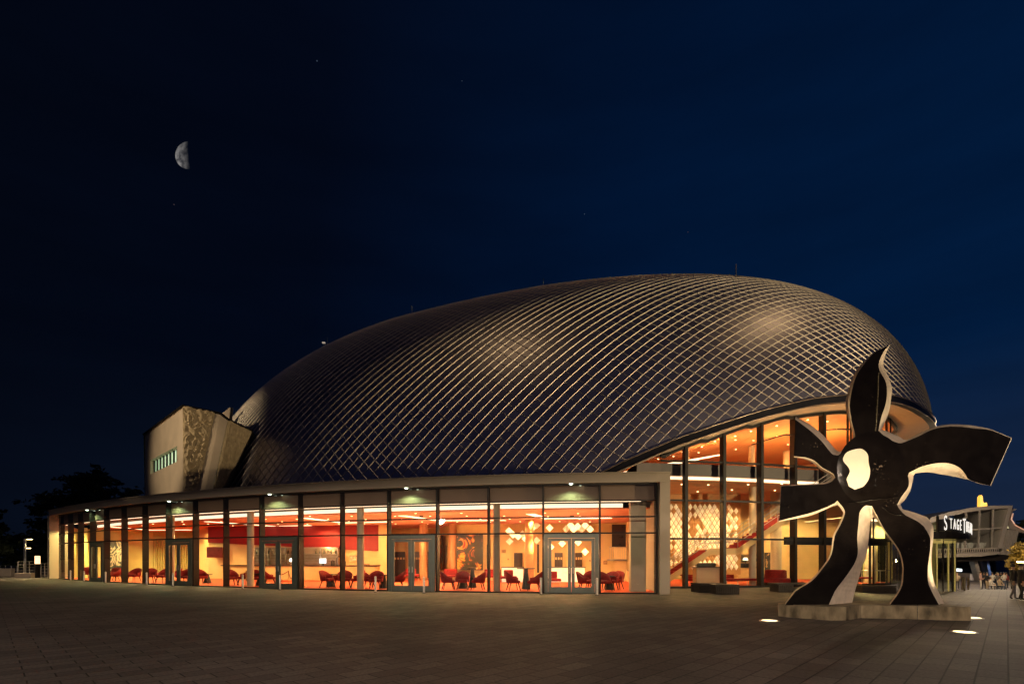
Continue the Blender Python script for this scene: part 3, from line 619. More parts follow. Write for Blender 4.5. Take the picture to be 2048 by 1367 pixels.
for i in range(9): m_.tube([(PX(1234, 36.3) - .6 + i * .15, 35.95, z0_), (PX(1234, 36.3) - .6 + i * .15, 35.95, z0_ + .85)], .012, 5)
m_.tube([(PX(1234, 36.3) - .62, 35.95, z0_ + .86), (PX(1234, 36.3) + .62, 35.95, z0_ + .86)], .025, 6); pp(m_, 'balcony_railing', M['steel'])
# lit diamond wall lamps
DL = [(1018, 1061), (1026, 1068.5), (1036, 1072), (1045, 1067), (1051, 1077), (1019, 1082), (1073, 1080), (1064, 1056), (1073, 1050), (1099, 1055), (1132, 1057), (1141, 1050), (1147, 1058), (1155, 1052), (1163, 1058), (1170, 1050), (1180, 1058), (1124, 1086), (1156, 1084), (1170, 1103), (1101, 1093), (1060, 1102)]
for x, y in DL:
    d = 38.05 if x < 1056 else 37.7; X, Z = PX(x, d), PZ(y, d); h = .31; m_ = MB(); dm = MB()
    pts = [(X - h, d, Z), (X, d, Z - h), (X + h, d, Z), (X, d, Z + h)]; m_.extrude([(p[0], p[1] + .02, p[2]) for p in pts], (0, -.12, 0))
    lo = pp(m_, 'wall_lamp', M['cream'])
    h *= .9; pts = [(X - h, d - .105, Z), (X, d - .105, Z - h), (X + h, d - .105, Z), (X, d - .105, Z + h), (X, d - .2, Z)]
    dm.add(pts, [(0, 1, 4), (1, 2, 4), (2, 3, 4), (3, 0, 4)]); g_ = dm.build('lamp_shade', (bpy.data.materials.get('bright_wall_lamp') or emis('bright_wall_lamp', (1, .74, .34), 1.9)) if rnd.random() < .75 else M['diamond']); g_.parent = lo
# wall notices and screen
m_ = MB(); m_.box((PX(431, 41.4), 41.3, 2.15), (1.25, .08, .85)); pp(m_, 'wall_screen', mat('dark_red_screen', (.10, .015, .015), .3))
for x0, x1, y0, y1, d in ((1003, 1012, 1098, 1105, 38.4), (1015, 1018, 1116, 1119, 38.4), (1206, 1214, 1120, 1128, 37.4), (728, 740, 1126, 1130, 39.6), (1178, 1181, 1119, 1122, 37.6)):
    m_ = MB(); m_.box((PX((x0 + x1) / 2, d), d - .1, PZ((y0 + y1) / 2, d)), (PX(x1, d) - PX(x0, d), .02, PZ(y0, d) - PZ(y1, d))); pp(m_, 'wall_notice', mat('notice', (.35, .2, .1), .6, var=.8, scale=40))
for x, y in ((843, 1032), (1144, 1030)):
    d = 31; m_ = MB(); m_.box((PX(x, d), d, PZ(y, d)), (.24, .05, .12)); pp(m_, 'exit_sign', M['doorm'])

# ------------------------------------------------------------------ textured concrete tower
tw = empty('concrete_tower', (PX(365, 32.9), 32.9, 5.35), label='blocky concrete stair tower with a green lit strip window', cat='tower')
TI = Matrix.Translation(-tw.location)
def tpart(m_, name, mats):
    o = m_.build(name, mats); o.parent = tw; o.matrix_parent_inverse = TI; return o
dC, dL = 32.9, 40.2
TB = 5.35; CT, CB = P3(365, 811, dC), Vector((PX(367, dC), dC, TB)); LT, LB = P3(287, 868, dL), Vector((PX(290, dL), dL, TB))
def down(top, bx, by, d):    # lower point at roof level, continued to the ground
    q = P3(bx, by, d); u = (q - top) / (top.z - q.z); return q + u * (q.z - TB)
tops = [CT, P3(430, 824, 34.2), P3(441, 826.5, 34.3), P3(456, 838, 34.5), P3(505, 862, 35.5)]
bots = [CB] + [down(t, x, y, d) for t, (x, y, d) in zip(tops[1:], [(396, 974, 33.6), (412, 973, 33.7), (426, 972, 33.9), (449, 969, 34.6)])]
backT = [Vector((p.x - 2, p.y + 6, p.z)) for p in (tops[-1], LT)]; backB = [Vector((p.x, p.y, TB)) for p in backT]
ring_t = [LT] + tops + [backT[0], backT[1]]; ring_b = [LB] + bots + backB
n = len(ring_t); m_ = MB(); idx = {1: 1, 2: 0, 3: 0, 4: 2}
for i in range(n):
    j = (i + 1) % n
    if i == 0: continue
    if i in (1, 4):    # chiselled relief: real displacement
        NU, NW = (80, 240) if i == 1 else (90, 240); vs = []; lo0, lo1 = ring_b[i], ring_b[j]
        fn = (ring_b[j] - ring_b[i]).cross(ring_t[i] - ring_b[i]).normalized()
        for b_ in range(NW + 1):
            for a_ in range(NU + 1):
                u, w_ = a_ / NU, b_ / NW; p = lo0.lerp(lo1, u).lerp(ring_t[i].lerp(ring_t[j], u), w_)
                q = Vector((p.x * 3.6, p.y * 3.6, p.z * 2.8)) if i == 1 else Vector((p.x * 8, p.y * 8, p.z * 2.2))
                q = q + Vector((noise.noise(q * .7), 0, noise.noise(q * .7 + Vector((9, 3, 1))))) * .9
                h = .9 - abs(noise.noise(q)) ** .7 * 1.9 - abs(noise.noise(q * 2.1)) * .5
                edge = min(1, u * 12, (1 - u) * 12); vs.append(p + fn * (.02 + .085 * (h + .5) * edge * (1 if i == 1 else .7)))
        m_.add(vs, [(b_ * (NU + 1) + a_, b_ * (NU + 1) + a_ + 1, (b_ + 1) * (NU + 1) + a_ + 1, (b_ + 1) * (NU + 1) + a_) for b_ in range(NW) for a_ in range(NU)], i // 2 if i == 4 else 1, True)
        continue
    m_.add([ring_b[i], ring_b[j], ring_t[j], ring_t[i]], [(0, 1, 2, 3)], 0)
m_.add([ring_t[i] - Vector((0, 0, .12)) for i in range(n)], [tuple(range(n))], 0)
# left face with the window opening
uL = (LT - CT); 
def lf(u, z, o=0): p = CB.lerp(LB, u); nn = Vector(((LB - CB).y, -(LB - CB).x, 0)).normalized(); q = p + nn * o; return Vector((q.x, q.y, z))
def topz(u): return CT.z + (LT.z - CT.z) * u
def uz(x, y):    # photo point on the left face -> (u, z)
    lo, hi = 0., 1.
    for _ in range(50):
        mid = (lo + hi) / 2; p = lf(mid, 0)
        if CX + FPX * p.x / p.y > x: lo = mid
        else: hi = mid
    return lo, PZ(y, lf(lo, 0).y)
u0, za = uz(354, 890); u1, zb = uz(301, 921); _, zc = uz(354, 921.5); _, zd = uz(301, 948)
zt_, zb_ = (za + zb) / 2, (zc + zd) / 2
m_.quad(lf(0, TB), lf(u0, TB), lf(u0, topz(u0)), lf(0, topz(0))); m_.quad(lf(u1, TB), lf(1, TB), lf(1, topz(1)), lf(u1, topz(u1)))
m_.quad(lf(u0, TB), lf(u1, TB), lf(u1, zb_), lf(u0, zb_)); m_.quad(lf(u0, zt_), lf(u1, zt_), lf(u1, topz(u1)), lf(u0, topz(u0)))
nn = .35
for a_, b_ in (((u0, zb_), (u1, zb_)), ((u1, zb_), (u1, zt_)), ((u1, zt_), (u0, zt_)), ((u0, zt_), (u0, zb_))): m_.quad(lf(*a_), lf(*b_), lf(*b_, nn), lf(*a_, nn))
tpart(m_, 'wall', [M['concrete'], mat('chiselled_concrete', (.46, .36, .22), .85, bump=.2, bscale=12), mat('ribbed_concrete', (.42, .33, .2), .85, bump=.2, bscale=12)])
m_ = MB()
for i in range(n - 1):
    a_, b_ = ring_t[i], ring_t[(i + 1)]
    if i < 5: m_.tube([a_, b_], .09, 4, 0, False)
tpart(m_, 'parapet', M['dark'])
m_ = MB(); m_.quad(lf(u0, zb_, nn - .02), lf(u1, zb_, nn - .02), lf(u1, zt_, nn - .02), lf(u0, zt_, nn - .02)); wg = tpart(m_, 'strip_window', M['greenwin'])
for k_ in range(9):
    u = u0 + (u1 - u0) * k_ / 8; f_ = MB(); p = lf(u, (zt_ + zb_) / 2, nn - .1); f_.box(p, (.11, .12, zt_ - zb_ - .01), math.atan2((LB - CB).y, (LB - CB).x)); o = f_.build('frame', M['black']); o.parent = wg
m_ = MB(); a_ = P3(446, 832, 39); m_.extrude([P3(440, 829, 39), P3(458, 838, 39), P3(461, 813, 39)], (0, .4, 0)); tpart(m_, 'roof_wedge', M['concrete'])


# ------------------------------------------------------------------ furniture in the lounge
# chair
def chair_meshes():
    s = MB(); s.box((0, .02, .40), (.50, .50, .14), 0, 0, .04)
    b = MB(); n_ = 18; vs = []
    for i in range(n_ + 1):
        a = R(-205 + 230 * i / n_); f = max(0, -math.sin(a)); h = .60 + .27 * f ** 1.3; lean = .10 * f
        for (r_, z) in ((.28, .36), (.28 + lean, h), (.345 + lean, h - .01), (.335, .34)): vs.append((r_ * math.cos(a) * 1.02, r_ * math.sin(a) * .95, z))
    b.add(vs, [(i * 4 + q, i * 4 + (q + 1) % 4, (i + 1) * 4 + (q + 1) % 4, (i + 1) * 4 + q) for i in range(n_) for q in range(4)] + [(0, 1, 2, 3), tuple(n_ * 4 + q for q in (3, 2, 1, 0))], 0, True)
    out = [('seat', s, M['redfab']), ('backrest', b, M['redfab'])]
    for sx in (-1, 1):
        for sy in (-1, 1): l = MB(); l.tube([(.18 * sx, .18 * sy, .34), (.26 * sx, .27 * sy, 0)], .026, 6, r2=.014); out.append(('leg', l, M['wood']))
    return out
def dup(root, loc, rz, label):
    c = root.copy(); COL.objects.link(c); c.location = loc; c.rotation_euler = (0, 0, rz); c['label'] = label
    for ch in root.children: d = ch.copy(); COL.objects.link(d); d.parent = c; d.matrix_parent_inverse = ch.matrix_parent_inverse
    return c
CH = [  # photo x, depth behind facade (m), facing deg, label
 (172, 2.6, 200, 'red tub chair just left of the leftmost glass door'), (226, 2.0, 150, 'red tub chair under the grey swirl painting'), (237, 3.6, 20, 'red tub chair further back below the grey swirl painting'),
 (268, 2.0, 180, 'wide backed red tub chair between the grey painting and the pale curtain'), (300, 2.2, 200, 'red tub chair left of the column by the pale curtain'), (325, 2.4, 170, 'red tub chair right of the column by the pale curtain'),
 (349, 3.0, 140, 'red tub chair seen through the left leaf of the second glass door'), (371, 2.0, 185, 'red tub chair seen through the right leaf of the second glass door'), (402, 2.2, 240, 'lone red tub chair in front of the apricot side wall'),
 (463, 2.0, 230, 'red tub chair hidden behind the column left of the third door'), (486, 3.0, 120, 'red tub chair right behind the slanted brass post of the rope barrier'), (508, 2.2, 200, 'red tub chair beside the left jamb of the third glass door'), (540, 3.0, 300, 'low red tub chair seen through the left leaf of the third glass door'),
 (655, 1.9, 250, 'red tub chair turned sideways in front of the bar counter'), (676, 3.2, 90, 'red tub chair behind a bar counter table, right of the sideways one'), (690, 2.2, 200, 'red tub chair left of the column right of the bar'), (713, 2.4, 110, 'red tub chair just right of the column at the end of the bar'),
 (735, 2.6, 260, 'red tub chair in profile left of the broad backed one near the fourth door'), (752, 1.6, 180, 'broad backed red tub chair left of the fourth glass door'), (795, 1.8, 110, 'red tub chair seen through the left leaf of the fourth glass door'),
 (897, 1.6, 285, 'red tub chair facing right, left of the three at the big painting'), (925, 1.9, 180, 'red tub chair with its back turned below the big painting'), (956, 1.8, 80, 'red tub chair facing left under the right edge of the big painting'),
 (1027, 1.6, 285, 'red tub chair facing right beside the tall table by the white column'), (1068, 1.5, 80, 'red tub chair facing left just left of the fifth glass door'),
 (1170, 1.9, 250, 'red tub chair with a paper on it behind the fifth door'), (1182, 3.2, 170, 'red tub chair behind the one with the paper at the fifth door'), (1208, 1.7, 200, 'red tub chair directly right of the fifth glass door'), (1222, 2.5, 150, 'middle one of the three red tub chairs by the right end wall'), (1233, 3.3, 150, 'red tub chair furthest back by the right end wall'),
]
first = None
for (x, dp, rz, lab) in CH:
    X, Y, a = pav(x); loc = ((X - math.sin(a) * dp) * 1.0, Y + math.cos(a) * dp, .022); k_ = (x - CX) / FPX; loc = (k_ * loc[1], loc[1], .022)
    if first is None:
        first = empty('tub_chair', loc, R(rz), label=lab, cat='chair', group='red tub chairs in the lounge')
        for nme, mbb, mm in chair_meshes(): mbb.v = [tuple(q * 1.12 for q in p) for p in mbb.v]; mbb.build(nme, mm, first)
    else: dup(first, loc, R(rz), lab)
def cone_table(x, d, h, lab, r_=.34):
    t = empty('cocktail_table', (PX(x, d), d, .022), label=lab, cat='table', group='round tables with dark cone bases')
    m_ = MB(); m_.lathe([(.26, 0), (.25, .05), (.10, h * .8), (.10, h - .04)], n=16); m_.build('base', M['black'], t)
    m_ = MB(); m_.lathe([(r_ * .96, h - .045), (r_, h - .03), (r_, h - .01), (r_ * .97, h)], n=24); m_.build('tabletop', M['wood'], t)
for a_ in ((945, 28.8, 1.12, 'tall dark cone table right behind the chairs at the big painting', .3), (1052, 27.3, 1.12, 'tall dark cone table with a wide top near the white column', .5), (926, 27.9, .74, 'low dark cone table between the chairs below the big painting'), (768, 28.2, .74, 'low dark cone table left of the fourth door'), (1219, 26.8, .72, 'small low table among the chairs by the right end wall'), (662, 29.6, .74, 'low dark table at the chairs before the bar counter'), (520, 31, .72, 'low dark table by the rope barrier'), (415, 34, .6, 'small squat table by the lone chair at the apricot wall', .3)): cone_table(*a_)
def banquette(x0, x1, d, lab):
    t = empty('banquette', (PX((x0 + x1) / 2, d), d, .022), label=lab, cat='bench seat', group='long red banquettes at the back')
    L = PX(x1, d) - PX(x0, d); m_ = MB(); m_.box((0, 0, .38), (L, .6, .16), 0, 0, .04); m_.build('seat', M['redfab'], t)
    m_ = MB(); m_.box((0, .27, .66), (L * .55, .12, .42), 0, 0, .04); m_.build('backrest', M['redfab'], t)
    for sx in (-1, 1): m_ = MB(); m_.tube([(sx * L * .42, -.2, .3), (sx * L * .42, -.2, 0)], .02, 6); m_.build('leg', M['steel'], t)
for a_ in ((800, 840, 38, 'red banquette seen through the fourth door'), (875, 925, 36.5, 'red banquette under the narrow painting'), (955, 1015, 36, 'red banquette behind the column beside the big painting'), (1092, 1122, 30, 'red bench with low seat behind the left leaf of the fifth door'), (1000, 1034, 34, 'red banquette in front of the left white reception desk'), (690, 755, 37, 'red banquette below the small wall frame by the bar')): banquette(*a_)
# bar counter, shelves, bottles
bc = empty('bar_counter', (PX(600, 36.5), 36.5, .022), label='long lit bar counter with dark top along the red wall', cat='bar counter')
x0, x1 = PX(443, 37.2), PX(752, 35.8)
m_ = MB(); polyline_wall(m_, [(x0 - bc.location.x, .8), (x1 - bc.location.x, -.6)], .08, 1.08, .6); m_.build('front_panel', M['barfront'], bc)
m_ = MB(); polyline_wall(m_, [(x0 - .08 - bc.location.x, .72), (x1 + .05 - bc.location.x, -.68)], 1.083, 1.15, .75); m_.build('counter_top', M['black'], bc)
bs = empty('bar_shelf', (PX(590, 40), 40.2, 0), label='glass back bar shelving with bottles under the red wall', cat='shelf')
m_ = MB(); xa, xb = PX(500, 40) - bs.location.x, PX(678, 40) - bs.location.x
m_.quad((xa, .2, 1.1), (xb, -.2, 1.1), (xb, -.2, 2.5), (xa, .2, 2.5)); m_.build('back_panel', mat('pale_mirror_panel', (.34, .27, .2), .35, .3, scale=2), bs)
for z in (1.32, 1.55, 1.78, 2.0, 2.5): m_ = MB(); polyline_wall(m_, [(xa, -.14), (xb, -.5)], z - .02, z + .02, .28); m_.build('board', M['steel'], bs)
for k_ in range(6): m_ = MB(); u = k_ / 5; m_.box((xa + (xb - xa) * u, .02 - .38 * u, 1.8), (.05, .3, 1.4)); m_.build('upright', M['steel'], bs)
bot = None
for k_ in range(22):
    u = (k_ + .5) / 22
    if k_ in (3, 7, 8, 13, 14, 15): continue
    loc = (bs.location.x + xa + (xb - xa) * u, bs.location.y + .0 - .38 * u - .08, 2.022)
    if bot is None:
        m_ = MB(); m_.lathe([(.06, 0), (.065, .02), (.065, .2), (.022, .28), (.022, .36)], n=10); bot = m_.build('bottle', mat('dark_bottle_glass', (.02, .025, .012), .15), label='dark bottle on the top board of the bar shelving', cat='bottle', group='dark bottles behind the bar'); bot.location = loc
    else: c = bot.copy(); COL.objects.link(c); c.location = loc
m_ = MB(); m_.box((0, 0, .0), (.55, .08, .42)); m_.box((0, .05, -.25), (.12, .1, .1)); m_.add([(-.25, -.045, -.18), (.25, -.045, -.18), (.25, -.045, .18), (-.25, -.045, .18)], [(0, 1, 2, 3)], 1)
o = m_.build('till_screen', [M['black'], emis('screen_glow', (.5, .75, 1), 1.1)], label='small glowing till screen on the bar counter', cat='screen'); o.location = (PX(646, 36.4), 36.4, 1.48)
m_ = MB(); m_.lathe([(.01, -.13), (.09, -.09), (.13, 0), (.09, .09), (.01, .13)], n=14); m_.tube([(0, 0, -.36), (0, 0, -.1)], .03, 6, 1); o = m_.build('globe_lamp', [emis('globe', (1, .85, .7), 4), M['steel']], label='white globe lamp on the bar counter', cat='lamp'); o.location = (PX(582, 37), 37, 1.53)
m_ = MB(); m_.tube([(0, 0, 0), (0, 0, .5), (.1, 0, .62), (.2, 0, .6)], .04, 8); m_.lathe([(.14, 0), (.14, .3), (.05, .38)], (-.3, 0, 0), 10); m_.box((.45, 0, .15), (.3, .3, .3), 0, 0, .03); o = m_.build('beer_tap', M['black'], label='dark beer tap and machines at the right end of the bar', cat='tap'); o.location = (PX(674, 36.3), 36.3, 1.175)
# reception desks
for x0, x1, d, lab in ((1004, 1046, 34.8, 'short white lit reception desk by the white column'), (1094, 1168, 35, 'long white lit reception desk behind the fifth door')):
    t = empty('reception_desk', (PX((x0 + x1) / 2, d), d, .022), label=lab, cat='desk', group='white lit reception desks')
    L = PX(x1, d) - PX(x0, d); m_ = MB(); m_.box((0, 0, .52), (L, .7, .96), 0, 0, .02); m_.build('front_panel', mat('lit_desk_panel', (.8, .7, .55), .4, emit=(1, .78, .5), estr=.75), t)
    m_ = MB(); m_.box((0, 0, 1.035), (L + .1, .8, .05)); m_.build('desk_top', M['wood'], t)
# rope barrier
rb = empty('rope_barrier', (PX(560, 30), 30, .022), label='brass posts with hanging red rope before the bar', cat='barrier')
ps = [(PX(x, d) - rb.location.x, d - 30) for x, d in ((492, 31), (577, 30.5), (587, 29.4), (608, 29.8))]
for x, y in ps: m_ = MB(); m_.tube([(x, y, 0), (x, y, .95)], .022, 8); m_.lathe([(.16, 0), (.16, .02), (.03, .05)], (x, y, 0), 12); m_.build('post', mat('brass', (.5, .36, .14), .3, .9) if 'brass' not in bpy.data.materials else bpy.data.materials['brass'], rb)
for (a_, b_) in zip(ps[:-1], ps[1:]):
    m_ = MB(); m_.tube([(a_[0] + (b_[0] - a_[0]) * i / 10, a_[1] + (b_[1] - a_[1]) * i / 10, .88 - .42 * (1 - (2 * i / 10 - 1) ** 2)) for i in range(11)], .022, 6); m_.build('rope', M['redfab'], rb)
# paintings: generic abstract colour fields
def paint_mat(name, cols, scale, dist=2.5):
    m = bpy.data.materials.new(name); m.use_nodes = True; nt = m.node_tree; b = nt.nodes['Principled BSDF']; t = nt.nodes.new('ShaderNodeTexCoord')
    n_ = nt.nodes.new('ShaderNodeTexNoise'); n_.inputs['Scale'].default_value = scale; n_.inputs['Distortion'].default_value = dist; n_.inputs['Detail'].default_value = 4; nt.links.new(t.outputs['Object'], n_.inputs['Vector'])
    rp = nt.nodes.new('ShaderNodeValToRGB'); e_ = rp.color_ramp.elements
    for i, (p, c) in enumerate(cols):
        if i < 2: e_[i].position = p; e_[i].color = (*c, 1)
        else: q = e_.new(p); q.color = (*c, 1)
    nt.links.new(n_.outputs[0], rp.inputs[0]); nt.links.new(rp.outputs[0], b.inputs['Base Color']); b.inputs['Roughness'].default_value = .45; return m
def painting(x0, y0, x1, y1, d, mm, lab, d1=None):
    d1 = d1 or d; A = Vector((PX(x0, d), d, 0)); B = Vector((PX(x1, d1), d1, 0)); zt = PZ(y0, (d + d1) / 2); zb = PZ(y1, (d + d1) / 2); c = (A + B) / 2
    a = math.atan2(B.y - A.y, B.x - A.x); L = (B - A).length; t = empty('painting', (c.x, c.y, zb), a, label=lab, cat='painting'); H = zt - zb
    m_ = MB(); m_.box((0, -.03, H / 2), (L - .08, .05, H - .08)); m_.build('canvas', mm, t)
    m_ = MB(); w = .05
    for bx_, bs_ in (((0, -.03, w / 2), (L, .1, w)), ((0, -.03, H - w / 2), (L, .1, w)), ((-L / 2 + w / 2, -.03, H / 2), (w, .1, H - 2 * w)), ((L / 2 - w / 2, -.03, H / 2), (w, .1, H - 2 * w))): m_.box(bx_, bs_)
    m_.build('frame', M['black'], t)
fl = paint_mat('abstract_flames', [(.30, (.01, .008, .006)), (.50, (.025, .028, .012)), (.55, (.4, .07, .01)), (.60, (.7, .42, .05)), (.68, (.35, .03, .01))], .8)
painting(913, 1067, 966, 1139, 38.5, fl, 'big dark painting with yellow and red splashes')
painting(877, 1071, 886, 1138, 42.4, fl, 'narrow slanting dark painting left of the big splashed one', 40.6)
painting(215, 1080, 257, 1152, 45.6, paint_mat('abstract_greys', [(.36, (.01, .01, .012)), (.48, (.05, .05, .05)), (.52, (.55, .45, .32)), (.6, (.1, .08, .07))], .55, 3.5), 'large grey and white swirling painting on the yellow wall', 46.2)
gold = paint_mat('abstract_gold', [(.35, (.35, .2, .05)), (.55, (.6, .38, .12)), (.65, (.2, .1, .03))], .9)
painting(1256, 1066, 1260, 1141, 35.6, gold, 'narrow golden painting at the back of the slanted wall', 34.4); painting(1262, 1058, 1276, 1140, 33.4, gold, 'tall golden painting at the front of the slanted wall', 29.8)
painting(1529, 1104, 1555, 1149, 38.5, paint_mat('abstract_figure', [(.4, (.012, .012, .012)), (.52, (.03, .025, .02)), (.56, (.5, .28, .12)), (.62, (.05, .03, .02))], .9), 'dark painting with pale streaks in the tall foyer')
painting(700, 1110, 722, 1121, 39.2, paint_mat('small_print', [(.4, (.5, .4, .25)), (.6, (.2, .12, .06))], 3), 'small framed print right of the bar shelves')
# foyer furniture
p_ = empty('round_pouf', (PX(1551, 30.0), 31.0, .022), label='round red pouf seat with raised middle in the tall foyer', cat='pouf'); p_.location.x = PX(1551, 31)
m_ = MB(); m_.lathe([(1.0, .2), (1.0, .42), (.95, .45), (.6, .46)], n=24); m_.build('seat', M['redfab'], p_); m_ = MB(); m_.lathe([(.62, .45), (.6, .9), (.5, .95), (.05, .95)], n=24); m_.build('middle', M['redfab'], p_); m_ = MB(); m_.lathe([(.85, 0), (.85, .2)], n=20); m_.build('base', M['black'], p_)
for x0, x1, d, h, lab in ((1389, 1436, 33.8, 1.05, 'grey foyer kiosk counter below the staircase'), (1472, 1512, 36.5, 1.0, 'apricot service counter behind the stair')):
    t = empty('kiosk_counter', (PX((x0 + x1) / 2, d), d, .022), label=lab, cat='counter'); L = PX(x1, d) - PX(x0, d)
    m_ = MB(); m_.box((0, 0, h / 2), (L, .7, h - .06), 0, 0, .02); m_.build('body', M['fascia'] if x0 < 1400 else M['barfront'], t); m_ = MB(); m_.box((0, 0, h), (L + .15, .85, .05)); m_.build('counter_top', M['wood'], t)
    m_ = MB(); m_.box((0, .1, h + .16), (L * .8, .4, .26), 0, 0, .04); m_.build('tray', M['black'], t)
t = empty('wide_steps', (PX(1440, 37), 37, .022), label='wide red carpeted steps at the back of the foyer', cat='steps'); m_ = MB()
for k_ in range(6): m_.box((0, k_ * .35, .09 + .18 * k_), (5.2, .352, .18))
m_.build('flight', M['redfab'], t)
for sx in (-1, 0, 1): m_ = MB(); m_.tube([(sx * 2.4, -.1, 0), (sx * 2.4, -.1, .9), (sx * 2.4, 1.9, 1.95)], .025, 6); m_.build('handrail', M['steel'], t)
t = empty('shelf_unit', (PX(1500, 39.6), 39.7, .022), label='pale shelf unit with blue bottles behind the service counter', cat='shelf')
m_ = MB(); m_.box((0, .1, 1.3), (1.9, .1, 2.4)); m_.build('back_panel', M['barfront'], t)
for z in (.9, 1.4, 1.9): m_ = MB(); m_.box((0, -.1, z), (1.9, .3, .03)); m_.build('board', M['wood'], t)
m_ = MB()
for k_ in range(9): m_.lathe([(.05, 0), (.05, .2), (.02, .3)], (-.6 + k_ * .13, -.1, 1.42), 8)
m_.build('bottle_row', mat('blue_bottles', (.02, .12, .16), .2), t)
for k_, (x, lab) in enumerate(((1475, 'left one of the two white cone table lamps on the service counter'), (1491, 'right one of the two white cone table lamps on the service counter'))):
    t = empty('table_lamp', (PX(x, 36.4), 36.4, 1.046), label=lab, cat='lamp'); m_ = MB(); m_.lathe([(.09, 0), (.09, .02), (.015, .03), (.015, .5)], n=10); m_.build('stand', M['black'], t); m_ = MB(); m_.lathe([(.2, .48), (.1, .68)], n=14); m_.build('lamp_shade', emis('shade_glow', (1, .85, .6), 1.6) if k_ == 0 else bpy.data.materials['shade_glow'], t)
for x0, x1, d, lab in ((1450, 1520, 30.0, 'low red padded bench just inside the tall foyer glass'), (1700, 1740, 32.6, 'low red padded bench in the lit entrance lobby')):
    t = empty('padded_bench', (PX((x0 + x1) / 2, d), d, .022), label=lab, cat='bench seat'); L = PX(x1, d) - PX(x0, d); m_ = MB(); m_.box((0, 0, .4), (L, .5, .12), 0, 0, .03); m_.build('seat', M['redfab'], t)
    for sx in (-1, -.3, .3, 1): m_ = MB(); m_.tube([(sx * L * .45, 0, 0), (sx * L * .45, 0, .34)], .02, 6); m_.build('leg', M['steel'], t)
t = empty('queue_barrier', (PX(1748, 33.0), 33.0, .022), label='bent steel tube barrier in the entrance lobby', cat='barrier')
m_ = MB(); m_.tube([(-1.1, 0, 0), (-1.1, 0, .75), (-1.0, 0, .85), (1.0, 0, .85), (1.1, 0, .75), (1.1, 0, 0)], .03, 8); m_.build('top_tube', M['steel'], t)
for k_ in range(5): m_ = MB(); m_.tube([(-.8 + .4 * k_, 0, .02), (-.8 + .4 * k_, 0, .84)], .018, 6); m_.build('post', M['steel'], t)

# ------------------------------------------------------------------ floodlights mirrored in the dome skin
def dome_at(px, py):
    d2 = (ppx - px) ** 2 + (ppy - py) ** 2; front = VV < 1.7; kx = np.unravel_index(np.where(front, d2, 1e9).argmin(), d2.shape)
    p = Vector(PP[kx]); N = Vector(dnorm(np.array([SS[kx]]), np.array([VV[kx]]))[0]); v = (Vector((0, 0, EYE)) - p).normalized()
    return p, N, (2 * N.dot(v) * N - v)
for (x, y, dist, en, sz) in ((1535, 690, 34, 2200, 5), (1030, 725, 36, 1100, 5), (1780, 668, 60, 9000, 2.0)):
    p, N, r_ = dome_at(x, y); q = p + r_ * dist
    if q.z < 1.5: r_.z += (1.5 - q.z) / dist + .02; q = p + r_ * dist
    if __name__ != '__main__': print('flood', x, y, [round(c, 1) for c in q])
    lamp('SPOT', 'dome_floodlight', q, en, (1, .64, .26), p, sz * .4, 75, .8)

